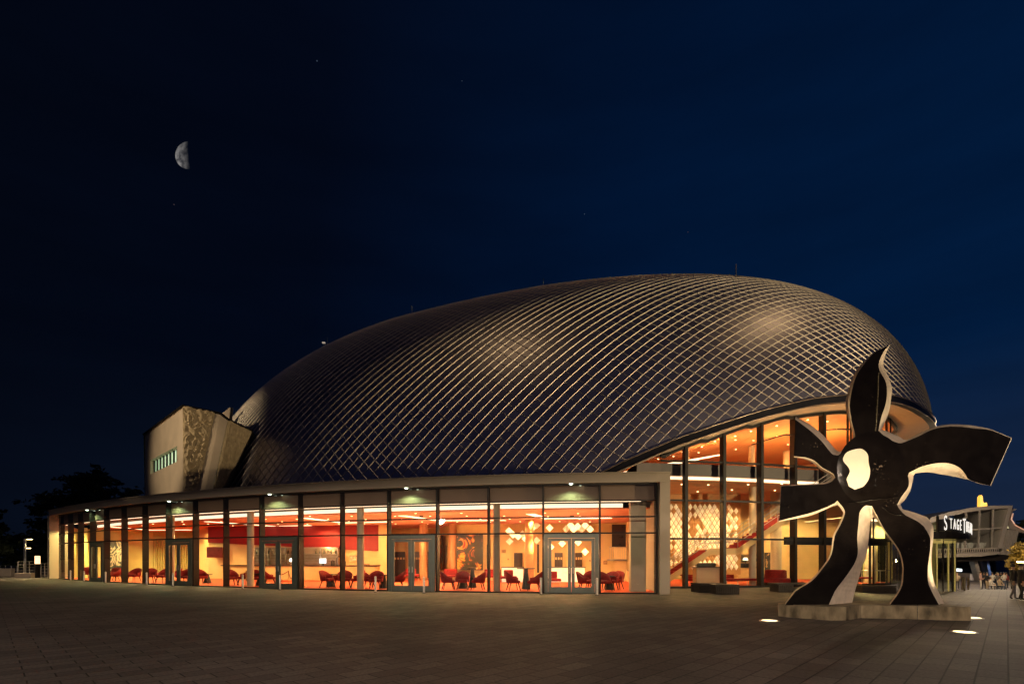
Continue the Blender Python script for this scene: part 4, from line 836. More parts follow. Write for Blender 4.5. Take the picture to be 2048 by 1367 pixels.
# ------------------------------------------------------------------ sculpture and its plinth
DF, DB = 14.3, 14.95
PAIRS = [ # front outline x,y | back outline x,y
 (1779.9,689.4,1780,689),(1770.5,698.7,1774,701),(1758.8,721,1768,718.6),(1758.8,739.7,1767,731),(1770.5,760.7,1776.4,752.5),(1774,780.6,1783.4,773.6),(1771.7,806.4,1782.2,797),(1762.3,834.5,1777.5,825),(1757.6,857.9,1765.8,853),
 (1758.4,862,1764,858),(1774.4,875.3,1776,863),(1796.8,885.2,1799,873),(1811.7,882.5,1812.3,879),(1840.9,869.8,1837,867.5),(1865.6,858,1865.6,854.8),(1894,852.7,1894,848.5),(1924.6,853.3,1924.6,848.5),(1951,856.5,1951,851.4),(1984.5,860.3,1984.5,858.9),(2022.5,875.9,2024,875.4),
 (1980.2,970.6,1982,970.4),(1960.7,966.5,1961,967.2),(1937,957.5,1937,958.3),(1932,949.4,1930,957),(1920.8,936,1913,953.5),(1903.6,927.5,1900,951),(1884.6,925.2,1882,948),(1861.8,927.5,1856,943.6),(1837,935,1829.5,946.5),(1818,944.6,1827,951),(1815.8,951,1826.6,955),(1818,962.7,1824.5,966),(1815,976,1820,982),(1801.9,994,1808.5,1000.7),(1794.3,1008.3,1801,1008),
 (1798,1016,1804.7,1017),(1810.4,1029,1820,1021.5),(1833.3,1040.7,1840,1028),(1846.6,1051,1854.2,1034),(1852.8,1060,1862.7,1044.5),(1858,1069,1867,1056),(1861,1080.8,1866.5,1076.7),(1859,1109.5,1863,1109.5),(1855.8,1132,1864,1138),(1855.8,1160.7,1869.2,1164.8),(1864,1183.3,1880.4,1189.5),(1878.4,1209.5,1889.5,1208.5),
 (1779,1209.5,1776.5,1208.5),(1794.3,1189.5,1791.5,1189),(1804.6,1169,1801.5,1169),(1806.6,1148.4,1803.6,1148.4),(1806.6,1128,1803.6,1128),(1800.5,1103.3,1797.5,1103.5),(1786,1080.8,1783,1082),(1771.7,1062.3,1769,1064),(1760,1042,1757.5,1044),(1750,1022.7,1748.5,1034),(1743.6,1011,1745.5,1035.5),(1736.2,1007.9,1743,1038),(1726.7,1013.2,1741,1041.5),(1719.3,1024.9,1740.3,1046),(1717.1,1046,1739.2,1058),(1714.4,1075.8,1737,1080),(1715.6,1105.5,1732.5,1109.7),(1707.6,1128.8,1724.5,1131),(1688.5,1156.4,1717.5,1156),(1669.4,1181.8,1709.7,1181.8),(1657,1209.5,1703.3,1208.5),
 (1569.7,1209,1567.5,1208.5),(1590.9,1181.8,1588,1181),(1622.7,1161.7,1620,1160),(1646,1135,1643.2,1134),(1663,1107.6,1660.4,1106.5),(1669.4,1071.5,1666,1071),(1680,1050.3,1676.8,1050),(1689.6,1027,1686.6,1027),(1687.4,1016.4,1683.5,1019),(1680,1006.8,1679.5,1013),(1674.7,1000.5,1675,1009.5),(1669.4,1005.8,1667,1011.5),(1646,1016.4,1646,1020.5),(1614.2,1027,1614.2,1032.3),(1558,1040.8,1558,1042.4),
 (1562.3,971.4,1561.6,970.8),(1603.6,969.7,1603.6,968),(1646,967.6,1644,965.3),(1663,962.3,1659,959.5),(1670.5,954.5,1664.5,953.5),(1666.4,946.8,1661,949.5),(1645.3,935,1642,939),(1629,921,1626,925.5),(1610,914,1608,917.5),(1588,911.7,1588,914),
 (1590.3,838,1591.3,833),(1617.2,857.9,1622,849.5),(1643,881.3,1647.6,871),(1661.7,904.7,1666.4,893),(1671,909.3,1675,901),(1680.4,907,1683,901),(1706.2,879,1703.5,878),(1709.7,867.2,1705,865),(1703.8,843.8,1698.5,843.5),(1699.6,811,1690.5,808.7),(1703.8,780.6,1696.8,780),(1713.2,750.2,1707.3,749.5),(1727.2,729,1723.4,726),(1736.6,717.4,1735.2,716),(1753,702,1752.2,701)]
sculp = empty('flower_sculpture', (PX(1740, DF), DF, .36), label='tall black and white five armed flower shaped sculpture on stone plinth', cat='sculpture')
SI = Matrix.Translation(-sculp.location)
def subd(seq, n_=2):   # smooth the outline a little, keeping sharp tips
    out = []; N_ = len(seq)
    for i in range(N_):
        p0, p1, p2, p3 = seq[i - 1], seq[i], seq[(i + 1) % N_], seq[(i + 2) % N_]
        out.append(p1)
        def ang(a, b, c): u = Vector((b[0] - a[0], b[1] - a[1])); w = Vector((c[0] - b[0], c[1] - b[1])); return u.angle(w, 0) if u.length > 0 and w.length > 0 else 0
        if ang(p0, p1, p2) < .75 and ang(p1, p2, p3) < .75:
            for k_ in range(1, n_ + 1):
                t = k_ / (n_ + 1); out.append(tuple(.5 * (2 * p1[q] + (p2[q] - p0[q]) * t + (2 * p0[q] - 5 * p1[q] + 4 * p2[q] - p3[q]) * t * t + (3 * p1[q] - p0[q] - 3 * p2[q] + p3[q]) * t ** 3) for q in range(4)))
    return out
PR = subd(PAIRS)
fr = [P3(a, b, DF) for a, b, _, _ in PR]; bk = [P3(c, d, DB) for _, _, c, d in PR]
# drop doubled points
m_ = MB(); n = len(fr)
tf = tessellate_polygon([fr]); tb = tessellate_polygon([bk])
m_.add(fr, [tuple(t) for t in tf], 0); m_.add(bk, [tuple(reversed(t)) for t in tb], 0); m_.add(fr + bk, [(i, (i + 1) % n, n + (i + 1) % n, n + i) for i in range(n)], 1)
blk = mat('black_resin', (.006, .0045, .004), .2, var=.2, scale=3, bump=.12, bscale=9, spec=.3)
nt_ = blk.node_tree; b_s = nt_.nodes['Principled BSDF']; tcx = nt_.nodes.new('ShaderNodeTexCoord')      # chips, droppings and scuffs in the black coat
nz_a = nt_.nodes.new('ShaderNodeTexNoise'); nz_a.inputs['Scale'].default_value = 16; nz_a.inputs['Detail'].default_value = 7; nt_.links.new(tcx.outputs['Object'], nz_a.inputs['Vector'])
nz_b = nt_.nodes.new('ShaderNodeTexNoise'); nz_b.inputs['Scale'].default_value = .9; nz_b.inputs['Detail'].default_value = 2; nt_.links.new(tcx.outputs['Object'], nz_b.inputs['Vector'])
ad_ = nt_.nodes.new('ShaderNodeMath'); ad_.operation = 'MULTIPLY'; nt_.links.new(nz_a.outputs[0], ad_.inputs[0]); nt_.links.new(nz_b.outputs[0], ad_.inputs[1])
rg = nt_.nodes.new('ShaderNodeMapRange'); rg.inputs['From Min'].default_value = .42; rg.inputs['From Max'].default_value = .48; nt_.links.new(ad_.outputs[0], rg.inputs['Value'])
mxs = nt_.nodes.new('ShaderNodeMixRGB'); mxs.inputs['Color2'].default_value = (.13, .10, .08, 1); nt_.links.new(rg.outputs[0], mxs.inputs['Fac']); old = b_s.inputs['Base Color'].links[0].from_socket; nt_.links.new(old, mxs.inputs['Color1']); nt_.links.new(mxs.outputs[0], b_s.inputs['Base Color'])
wht = mat('weathered_white_paint', (.66, .56, .47), .7, var=.12, scale=5, bump=.25, bscale=14)
o = m_.build('body', [blk, wht]); o.parent = sculp; o.matrix_parent_inverse = SI
bmm = bmesh.new(); bmm.from_mesh(o.data); bmesh.ops.recalc_face_normals(bmm, faces=bmm.faces); bmm.to_mesh(o.data); bmm.free()
# bulging round face with its white patch
fc = P3(1742, 938, DF); RX, RZ, BUL = .95, 1.02, .07
def bulge(x, z): r2_ = ((x - fc.x) / RX) ** 2 + ((z - fc.z) / RZ) ** 2; return DF - .004 - BUL * max(0, 1 - r2_) ** .75
m_ = MB(); vs = [(fc.x, DF - .004 - BUL, fc.z)]; NR, NA = 12, 48
for r_ in range(1, NR + 1):
    for a_ in range(NA): x = fc.x + RX * r_ / NR * math.cos(a_ * 2 * math.pi / NA); z = fc.z + RZ * r_ / NR * math.sin(a_ * 2 * math.pi / NA); vs.append((x, bulge(x, z), z))
fs = [(0, 1 + a_, 1 + (a_ + 1) % NA) for a_ in range(NA)] + [(1 + (r_ - 1) * NA + a_, 1 + r_ * NA + a_, 1 + r_ * NA + (a_ + 1) % NA, 1 + (r_ - 1) * NA + (a_ + 1) % NA) for r_ in range(1, NR) for a_ in range(NA)]
m_.add(vs, fs, 0, True); o = m_.build('face_bulge', blk); o.parent = sculp; o.matrix_parent_inverse = SI
bo = [(300,860),(345,868),(380,910),(385,980),(397,1040),(385,1110),(340,1170),(280,1192),(230,1165),(212,1110),(235,1050),(225,1010),(190,965),(188,930),(220,885)]
bo = [(1650 + a_ / 4.02, 680 + b_ / 4.02) for a_, b_ in bo]
bo4 = subd([(a_, b_, 0, 0) for a_, b_ in bo], 3); cx_ = sum(p[0] for p in bo4) / len(bo4); cy_ = sum(p[1] for p in bo4) / len(bo4)
m_ = MB(); vs = []; dpt = DF - .25
for r_ in range(0, 9):
    for a_, b_, _, _ in bo4:
        q = P3(cx_ + (a_ - cx_) * r_ / 8, cy_ + (b_ - cy_) * r_ / 8, dpt); vs.append((q.x, bulge(q.x, q.z) - .012, q.z))
nb = len(bo4); m_.add(vs, [(r_ * nb + i, r_ * nb + (i + 1) % nb, (r_ + 1) * nb + (i + 1) % nb, (r_ + 1) * nb + i) for r_ in range(8) for i in range(nb)], 0, True)
o = m_.build('white_patch', mat('white_gloss_paint', (.8, .72, .6), .45, var=.06, scale=2)); o.parent = sculp; o.matrix_parent_inverse = SI
def seamline(pts, r_=.012, nme='weld_seam', mm=None):
    m_ = MB(); P_ = [P3(x, y, DF) for x, y in pts]; P_ = [Vector((p.x, bulge(p.x, p.z) - .004, p.z)) for p in P_]
    PP_ = []
    for a_, b_ in zip(P_[:-1], P_[1:]):
        for k_ in range(6): q = a_.lerp(b_, k_ / 6); PP_.append(Vector((q.x + rnd.uniform(-.006, .006), bulge(q.x, q.z) - rnd.uniform(0, .012), q.z)))
    m_.tube(PP_, r_, 6); o = m_.build(nme, mm or blk); o.parent = sculp; o.matrix_parent_inverse = SI
seamline([(1757, 745), (1755, 790), (1753, 830), (1750.5, 868)], .014, mm=mat('bright_weld', (.35, .3, .2), .3, .8, var=.6, scale=30))
seamline([(1696, 1006), (1735, 1000), (1772, 996), (1800, 992)], .018)
seamline([(1764, 1012), (1776, 1024), (1792, 1029), (1808, 1030)], .016)
seamline([(1749, 890), (1748, 940), (1747, 985)], .008)
# plinth: low L-stepped concrete slab in two pieces
pl = empty('stone_plinth', (PX(1750, 14), 14, 0), label='low stained concrete plinth carrying the black and white sculpture', cat='plinth')
m_ = MB(); z = .362
def G(x, y): d = EYE * FPX / (y - HY); return (PX(x, d), d)
pa = [G(1556, 1231), G(1572, 1233), G(1660, 1240), G(1692, 1240), G(1722, 1235), G(1834, 1237.5)]
far = 15.6
m_.prism(pa + [(PX(1834, far), far), (PX(1590, far), far)], -.02, z); m_.build('plinth_slab', M['stain']).parent = pl; pl.children[-1].matrix_parent_inverse = Matrix.Translation(-pl.location)
m_ = MB(); m_.prism([G(1835.5, 1237.5), G(1870, 1239), G(1942, 1240.5), (PX(1942, 13.6) + .1, far - .3), (PX(1836, far), far)], -.02, z); m_.build('plinth_slab', M['stain']).parent = pl; pl.children[-1].matrix_parent_inverse = Matrix.Translation(-pl.location)
# recessed ground spotlights
GS = [(1539, 1241, 'recessed ground spotlight left of the plinth'), (1928, 1264, 'recessed ground spotlight right in front of the plinth'), (1945, 1235.5, 'recessed ground spotlight behind the right end of the plinth')]
for x, y, lab in GS:
    gx_, gy_ = G(x, y); gz = ground(gx_, gy_); t = empty('ground_spotlight', (gx_, gy_, gz), label=lab, cat='ground lamp', group='recessed spotlights around the sculpture')
    m_ = MB(); m_.lathe([(.25, .0), (.25, .012), (.20, .016)], n=28); m_.build('rim', M['steel'], t); m_ = MB(); m_.lathe([(.19, .006), (.19, .02), (.12, .026), (.01, .028)], n=24); m_.build('lens', emis('ground_lens', (1, .76, .40), 2.6) if 'ground_lens' not in bpy.data.materials else bpy.data.materials['ground_lens'], t)
SG = [G(1539, 1241), G(1928, 1264), G(1945, 1235.5)]
lamp('SPOT', 'sculpture_uplight', (SG[0][0], SG[0][1], .06), 1700, (1, .76, .42), P3(1735, 900, DF), .08, 55, .7)
lamp('SPOT', 'sculpture_uplight', (SG[1][0], SG[1][1], .06), 1900, (1, .76, .42), P3(1750, 880, DF), .08, 60, .7)
lamp('SPOT', 'sculpture_uplight', (SG[2][0], SG[2][1], .06), 550, (1, .76, .42), P3(1800, 850, DB), .08, 70, .7)

# ------------------------------------------------------------------ street furniture
def bench(x0, x1, d, dep, rz, lab, h=.45, block=None):
    t = empty('plaza_bench', (PX((x0 + x1) / 2, d), d, ground(PX((x0 + x1) / 2, d), d)), R(rz), label=lab, cat='bench'); L = PX(x1, d) - PX(x0, d)
    m_ = MB(); k0, k1 = block or (-.5, .5); n_ = max(4, int(L * (k1 - k0) / .09))
    m_.box(((k0 + k1) / 2 * L, 0, (h - .08) / 2), (L * (k1 - k0) - .08, dep - .1, h - .09), 0, 0)
    for i in range(n_):
        u = L * (k0 + (k1 - k0) * (i + .5) / n_); m_.box((u, -dep / 2 + .03, (h - .09) / 2 + .002), (.055, .035, h - .10)); m_.box((u, dep / 2 - .03, (h - .09) / 2 + .002), (.055, .035, h - .10))
    m_.build('slatted_base', M['bwood'], t)
    m_ = MB(); ns = 6
    for i in range(ns): m_.box((0, -dep / 2 + dep * (i + .5) / ns, h - .04), (L, dep / ns - .018, .07), 0, 0, .012)
    m_.build('seat', M['bwood'], t)
M['bwood'] = mat('weathered_bench_wood', (.035, .026, .018), .8, var=.35, scale=3, stretch=(1, 6, 6))
bench(1388, 1442, 25.2, .9, 8, 'dark slatted wooden bench along the foyer glass, nearest the pavilion pier')
bench(1426, 1472, 23.9, .9, -4, 'dark slatted wooden bench set at an angle against the first one')
bench(1542, 1622, 25.4, .8, 4, 'slatted bench with overhanging top left of the sculpture leg', block=(-.45, -.05))
bench(1716, 1782, 26.5, .8, -3, 'low dark bench seen between the legs of the sculpture', h=.4)
for x, base, h, lab in ((141, 1158.5, .75, 'thin steel bollard by the left end of the pavilion'), (168, 1159.5, .75, 'thin steel bollard just left of the leftmost glass door'), (211, 1160.5, .75, 'thin steel bollard just right of the leftmost glass door'), (293.5, 1165.5, .78, 'steel bollard left of the second glass door'), (346, 1167, .78, 'steel bollard in front of the second glass door'),
  (485.5, 1172, .78, 'steel bollard left of the third glass door'), (560, 1174, .78, 'steel bollard in front of the third glass door'), (751, 1179, .78, 'steel bollard left of the fourth glass door'), (848, 1181, .78, 'steel bollard in front of the fourth glass door'), (1082, 1185, .78, 'steel bollard left of the fifth glass door'), (1194, 1186, .78, 'steel bollard by the right jamb of the fifth glass door')):
    X, Y, a = pav(x); d = Y - 1.0; t = empty('bollard', (PX(x, d), d, 0), label=lab, cat='bollard', group='slim steel bollards before the pavilion')
    m_ = MB(); m_.lathe([(.055, 0), (.055, h - .04), (.045, h), (.01, h + .01)], n=12); m_.build('post', M['steel'], t); m_ = MB(); m_.lathe([(.075, 0), (.075, .02)], n=12); m_.build('base_plate', M['dark'], t)
BRASSY = mat('brown_post_metal', (.2, .16, .08), .5, .4)
for x, d, lab in ((1907, 33, 'short post nearest the revolving door'), (1925, 35.5, 'pale thin post second from the revolving door'), (1929, 33.2, 'dark short post in front of the pair of pale posts'), (1937, 36, 'pale post farthest from the revolving door')):
    X = PX(x, d); m_ = MB(); m_.lathe([(.06, 0), (.06, .82), (.05, .86), (.01, .87)], n=10); o = m_.build('bollard', BRASSY, label=lab, cat='bollard', group='posts beside the entrance'); o.location = (X, d, ground(X, d))
# left edge: ramp railings, walls, lamps
def railing(x0, d0, x1, d1, h, lab, nb_=4, z=0):
    A = Vector((PX(x0, d0), d0, z)); B = Vector((PX(x1, d1), d1, z)); t = empty('steel_railing', A, label=lab, cat='railing', group='steel railings left of the pavilion'); v = B - A
    for k_ in range(4): q = v * (k_ / 3); m_ = MB(); m_.tube([q, q + Vector((0, 0, h))], .03, 6); m_.build('post', M['steel'], t)
    m_ = MB()
    for k_ in range(nb_): z_ = h * (k_ + 1) / nb_ * .98; m_.tube([Vector((0, 0, z_)), v + Vector((0, 0, z_))], .02, 6)
    m_.build('rail', M['steel'], t)
railing(36, 44, 70, 45, 1.05, 'steel railing on the low ramp wall beside the street lamp', z=.35); railing(82, 43, 104, 43.5, 1.25, 'tall steel railing against the left end of the pavilion', 5); railing(0, 52, 34, 50, .95, 'far thin railing at the left edge', 2)
for x0, x1, d, h, lab in ((33, 66, 43.6, .42, 'low concrete ramp wall under the street lamp'), (-30, 26, 47, .75, 'pale concrete wall at the left edge')):
    m_ = MB(); L = PX(x1, d) - PX(x0, d); m_.box((0, 0, h / 2), (L, .4, h), 0, 0, .02); o = m_.build('low_wall', M['concrete'], label=lab, cat='wall'); o.location = (PX((x0 + x1) / 2, d), d, 0)
t = empty('street_lamp', (PX(50, 44.5), 44.5, .0), label='tall post lamp with two lit arms left of the pavilion', cat='street lamp'); H = PZ(1076, 44.5)
m_ = MB(); m_.box((0, 0, H / 2), (.16, .16, H), 0, 0, .02); m_.build('pole', M['steel'], t)
EL = emis('lamp_glow', (1, .72, .30), 14)
for z_, L in ((H - .08, .55), (H - .85, .4)):
    m_ = MB(); m_.box((.08 + L / 2, 0, z_ + .05), (L, .14, .06)); m_.build('arm', M['steel'], t); m_ = MB(); m_.box((.12 + L / 2, 0, z_), (L * .7, .12, .035)); m_.build('lamp_lens', EL, t)
lamp('SPOT', 'street_lamp_light', (PX(50, 44.5) + .5, 44.5, H - .15), 700, (1, .72, .36), (PX(60, 44), 44, 0), .06, 140, .6)
t = empty('light_column', (PX(75, 44), 44, 0), label='short lit column lamp beside the steel railings', cat='lamp'); H = PZ(1111, 44)
m_ = MB(); m_.box((0, 0, H * .32), (.24, .24, H * .64)); m_.build('post', M['dark'], t); m_ = MB(); m_.box((0, 0, H * .82), (.25, .25, H * .36)); m_.build('lamp_lens', emis('column_glow', (1, .62, .28), 2.2), t)
# trees
def tree(name, x, d, ybase, blobs, n_, lab, leaf, size=.35, group=None, zb=None):
    X = PX(x, d); z0 = ground(X, d) if zb is None else zb; t = empty(name, (X, d, z0), label=lab, cat='tree', group=group)
    m_ = MB(); top = max(P3(b[0], b[1], d).z for b in blobs) - z0; m_.tube([(0, 0, 0), (.1, .1, top * .3), (-.1, 0, top * .55), (.1, 0, top * .8)], .035 * top, 8, r2=.01 * top)
    for b in blobs:
        q = P3(b[0], b[1], d) - Vector((X, d, z0)); m_.tube([(0, 0, top * .3), (q.x * .5, rnd.uniform(-1, 1), (top * .3 + q.z) / 2), (q.x, rnd.uniform(-.5, .5), q.z)], .015 * top, 5, r2=.004 * top)
    m_.build('trunk', M['bark'], t); m_ = MB(); tot = sum(b[2] * b[3] for b in blobs)
    for b in blobs:
        c = P3(b[0], b[1], d) - Vector((X, d, z0)); rx, rz = b[2] / FPX * d, b[3] / FPX * d
        cl = [Vector((rnd.gauss(0, .45) * rx, rnd.gauss(0, .45) * rx, rnd.gauss(0, .42) * rz)) for _ in range(int(14 + n_ * b[2] * b[3] / tot / 24))]
        for k_ in range(int(n_ * b[2] * b[3] / tot)):
            q = c + rnd.choice(cl) + Vector((rnd.gauss(0, .12) * rx, rnd.gauss(0, .12) * rx, rnd.gauss(0, .10) * rz)); s_ = size * rnd.uniform(.5, 1.1)
            u = Vector((rnd.gauss(0, 1), rnd.gauss(0, 1), rnd.gauss(0, .5))).normalized() * s_; w_ = u.cross(Vector((rnd.gauss(0, 1), rnd.gauss(0, 1), rnd.gauss(0, 1)))).normalized() * s_ * .55
            m_.add([q - u, q + w_, q + u, q - w_], [(0, 1, 2, 3)])
    m_.build('crown', leaf, t)
tree('broadleaf_tree', 165, 62, 0, [(170, 965, 48, 28), (130, 1000, 45, 25), (195, 985, 42, 30), (95, 1015, 34, 22), (150, 1030, 60, 26), (90, 1050, 28, 22)], 5200, 'largest dark tree rising behind the left end of the pavilion', M['leafd'])
tree('broadleaf_tree', -8, 55, 0, [(-10, 1070, 26, 26), (-25, 1040, 26, 24), (0, 1095, 14, 16)], 1500, 'dark tree at the left edge beside the street lamp', M['leafd'])
tree('broadleaf_tree', 60, 85, 0, [(45, 1090, 50, 24), (85, 1082, 36, 22), (20, 1110, 40, 22), (95, 1110, 30, 22)], 2600, 'low dark trees massed far behind the street lamp', M['leafd'], .5)
tree('broadleaf_tree', 270, 75, 0, [(268, 984, 14, 9), (262, 1000, 30, 14)], 700, 'small treetop beside the left wall of the concrete tower', M['leafd'])
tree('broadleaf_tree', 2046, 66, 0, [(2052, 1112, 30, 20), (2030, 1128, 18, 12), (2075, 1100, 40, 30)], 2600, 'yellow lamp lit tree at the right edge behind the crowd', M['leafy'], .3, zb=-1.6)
tree('broadleaf_tree', 2078, 90, 0, [(2068, 1075, 42, 26), (2100, 1060, 50, 40)], 1800, 'dark tree behind the yellow lit one at the right edge', M['leafd'], .5, zb=-1.6)
t = empty('street_lamp', (PX(2047, 63), 63, -1.6), label='yellow street lamp lighting the tree at the right edge', cat='street lamp'); H = PZ(1123, 63) + 1.6
m_ = MB(); m_.tube([(0, 0, 0), (0, 0, H)], .06, 8); m_.build('pole', M['dark'], t); m_ = MB(); m_.box((-.25, 0, H), (.9, .3, .14)); m_.build('lamp_lens', EL, t)
lamp('POINT', 'street_lamp_light', (PX(2043, 62.3), 62.3, PZ(1121, 63)), 500, (1, .72, .22), size=.15)

# ------------------------------------------------------------------ revolving door drum, canopy and lettering
en = empty('entrance_drum', (26.9, 33.3, -.4), label='round glass entrance drum with canopy right of the sculpture', cat='entrance'); EI = Matrix.Translation(-en.location)
def ep(m_, name, mats): o = m_.build(name, mats); o.parent = en; o.matrix_parent_inverse = EI; return o
EC = Vector((26.9, 33.3, 0)); ang0 = math.atan2(-EC.x, -EC.y)   # direction to the camera
def ring(r_, ph, z): a_ = math.atan2(EC.x, EC.y); dv = Vector((-math.sin(a_), -math.cos(a_), 0)); rv = Vector((math.cos(a_), -math.sin(a_), 0)); return EC + dv * (r_ * math.cos(ph)) + rv * (r_ * math.sin(ph)) + Vector((0, 0, z))
def drum(r0, z0, z1, mm, name, a0=-180, a1=180, th=.1, n_=40):
    m_ = MB(); vs = []
    for i in range(n_ + 1):
        ph = R(a0 + (a1 - a0) * i / n_); vs += [ring(r0, ph, z0), ring(r0, ph, z1), ring(r0 - th, ph, z1), ring(r0 - th, ph, z0)]
    m_.add(vs, [(i * 4 + q, i * 4 + (q + 1) % 4, i * 4 + 4 + (q + 1) % 4, i * 4 + 4 + q) for i in range(n_) for q in range(4)]); return ep(m_, name, mm)
drum(2.15, 2.86, 3.30, M['dark'], 'canopy_edge', th=2.1); drum(1.45, -.35, 2.86, M['glassd'], 'drum_glass', th=.03); drum(1.5, 2.62, 2.86, mat('canopy_lit_soffit', (.6, .5, .2), .5, emit=(1, .75, .2), estr=.25), 'lit_ring', th=.15)
for k_ in range(14):
    ph = R(-5 + k_ * 13.5); m_ = MB(); a_, b_ = ring(1.48, ph, -.4), ring(1.48, ph, 2.86); m_.tube([a_, b_], .035 if k_ % 2 else .03, 6); ep(m_, 'post', M['dark'] if k_ % 2 else (bpy.data.materials.get('lit_post') or mat('lit_post', (.6, .5, .2), .5, emit=(1, .75, .18), estr=.2)))
m_ = MB()
for k_ in range(7): ph = R(20 + k_ * 14); a_ = ring(2.0, ph, 2.84); m_.tube([ring(.6, ph, 2.84), ring(2.12, ph, 2.78)], .03, 5)
ep(m_, 'canopy_rib', M['steel'])
drum(.5, -.38, 2.6, mat('drum_core', (.3, .25, .08), .5, emit=(1, .75, .2), estr=.06), 'drum_core', th=.3)
m_ = MB(); m_.box(ring(2.2, R(-15), 3.75), (.1, .1, 1.0)); m_.box(ring(2.2, R(15), 3.75), (.1, .1, 1.0)); drum(2.12, 3.36, 3.42, M['dark'], 'sign_rail', -20, 150, .06); ep(m_, 'sign_post', M['dark'])
drum(2.1, 3.32, 4.05, M['dark'], 'sign_backing', 14, 150, .05)
sg = empty('lettering', ring(2.2, R(50), 3.4), label='white lit letters STAGE THEATER curving round the canopy', cat='sign'); SGI = Matrix.Translation(-sg.location)
angs = [25, 32.5, 37.8, 43, 47.8, 55, 61, 66, 71.5, 77, 82, 88]
for ch, a_ in zip('STAGETHEATER', angs):
    big = a_ in (25, 55); fcv = bpy.data.curves.new('t', 'FONT'); fcv.body = ch; fcv.align_x = 'CENTER'; fcv.size = 1.0; fcv.extrude = .015; fcv.offset = .0
    o = bpy.data.objects.new('t', fcv); dg = None; COL.objects.link(o); bpy.context.view_layer.update(); me = bpy.data.meshes.new_from_object(o.evaluated_get(bpy.context.evaluated_depsgraph_get())); bpy.data.objects.remove(o); bpy.data.curves.remove(fcv)
    ph = R(a_); pos = ring(2.24, ph, 3.5 - (.12 if big else 0) - .38 * (a_ - 25) / 63); h = 1.28 if big else .92; w_ = .38 if big else .21
    at_ = math.atan2(EC.x, EC.y); yaw = -at_ + ph
    me.transform(Matrix.Diagonal((w_, h, 1, 1))); me.transform(Matrix.Rotation(R(90), 4, 'X')); me.transform(Matrix.Rotation(yaw, 4, 'Z')); me.transform(Matrix.Translation(pos)); me.materials.clear(); me.materials.append(M['neon']); me.name = 'letter'
    lo = bpy.data.objects.new('letter', me); link(lo); lo.parent = sg; lo.matrix_parent_inverse = SGI
lamp('POINT', 'entrance_lamp', (26.6, 33.2, 2.4), 300, (1, .78, .24), size=.1)

# ------------------------------------------------------------------ pier building across the promenade
D2 = 74.; pb = empty('pier_building', (PX(1960, D2), D2, -1.6), label='raised pier restaurant with curved roof and big slanted glass front', cat='building'); PBI = Matrix.Translation(-pb.location)
def bp_(m_, name, mats): o = m_.build(name, mats); o.parent = pb; o.matrix_parent_inverse = PBI; return o
def px_poly(pts, d=D2): return [P3(x, y, d) for x, y in pts]
metal = mat('pale_cladding', (.30, .26, .22), .6, .2, var=.08)
m_ = MB(); m_.extrude(px_poly([(1855, 1046), (1862, 1034), (1900, 1023), (1940, 1015), (1985, 1010), (2026, 1010), (2025, 1016), (1985, 1017), (1942, 1022), (1902, 1031), (1866, 1044)]), (3, 14, 0)); bp_(m_, 'roof', metal)
m_ = MB(); m_.extrude(px_poly([(2016, 1017), (2024, 1016), (2004, 1096), (1996, 1096)]), (2.5, 12, 0)); bp_(m_, 'slanted_pier', metal)
gp = [(1868, 1045), (1902, 1032), (1942, 1023), (1985, 1018), (2015, 1017), (1996, 1095), (1860, 1098)]
m_ = MB(); P_ = [P3(x, y, D2 + .5) for x, y in gp]; m_.add(P_, [tuple(t) for t in tessellate_polygon([P_])]); bp_(m_, 'front_glass', M['glass'])
for x, y0 in ((1900, 1033), (1934, 1024), (1961, 1021), (1988, 1018)): m_ = MB(); m_.extrude(px_poly([(x - .6, y0), (x + .6, y0), (x - 2, 1095), (x - 3.2, 1095)], D2 + .3), (0, .3, 0)); bp_(m_, 'mullion', metal)
m_ = MB(); m_.extrude(px_poly([(1900, 1059), (2006, 1054), (2005, 1056), (1900, 1062)], D2 + .2), (0, .3, 0)); bp_(m_, 'transom', metal)
m_ = MB(); m_.extrude(px_poly([(1850, 1096), (1997, 1096), (2012, 1020), (1850, 1046)], D2 + 11), (0, .3, 0)); bp_(m_, 'back_wall', mat('restaurant_wall', (.4, .42, .26), .7, var=.4, scale=.3))
m_ = MB(); m_.extrude(px_poly([(1935, 1046), (1995, 1038), (1995, 1041), (1935, 1049)], D2 + 10.4), (0, .2, 0)); bp_(m_, 'light_strip', emis('olive_glow', (.7, .75, .3), .5))
for k_ in range(9): m_ = MB(); x = 1905 + k_ * 11; m_.box(P3(x, 1090, D2 + 3) , (.7, .7, .9), 0, 0, .1); bp_(m_, 'dining_chair', mat('chair_cover', (.4, .38, .33), .7) if 'chair_cover' not in bpy.data.materials else bpy.data.materials['chair_cover'])
m_ = MB(); m_.extrude(px_poly([(1850, 1096), (1998, 1095), (1999, 1102), (1850, 1108)]), (3, 13, 0)); 
for k_ in range(34): x = 1852 + k_ * 4.35; m_.extrude(px_poly([(x, 1097.5), (x + 1.1, 1097.5), (x + 1.1, 1106 - k_ * .14), (x, 1106 - k_ * .14)], D2 - .1), (0, .09, 0), 1)
bp_(m_, 'balustrade', [metal, M['dark']])
m_ = MB(); m_.extrude(px_poly([(1850, 1109), (1999, 1102.5), (2000, 1107), (1960, 1112), (1850, 1115)], D2 - .5), (3, 14, 0)); bp_(m_, 'floor_edge', metal)
m_ = MB(); m_.extrude(px_poly([(1850, 1116), (1960, 1113), (2000, 1108), (2024, 1110), (2023, 1119), (1990, 1121), (1850, 1124)], D2 + .3), (3, 13, 0)); bp_(m_, 'underside', M['dark'])
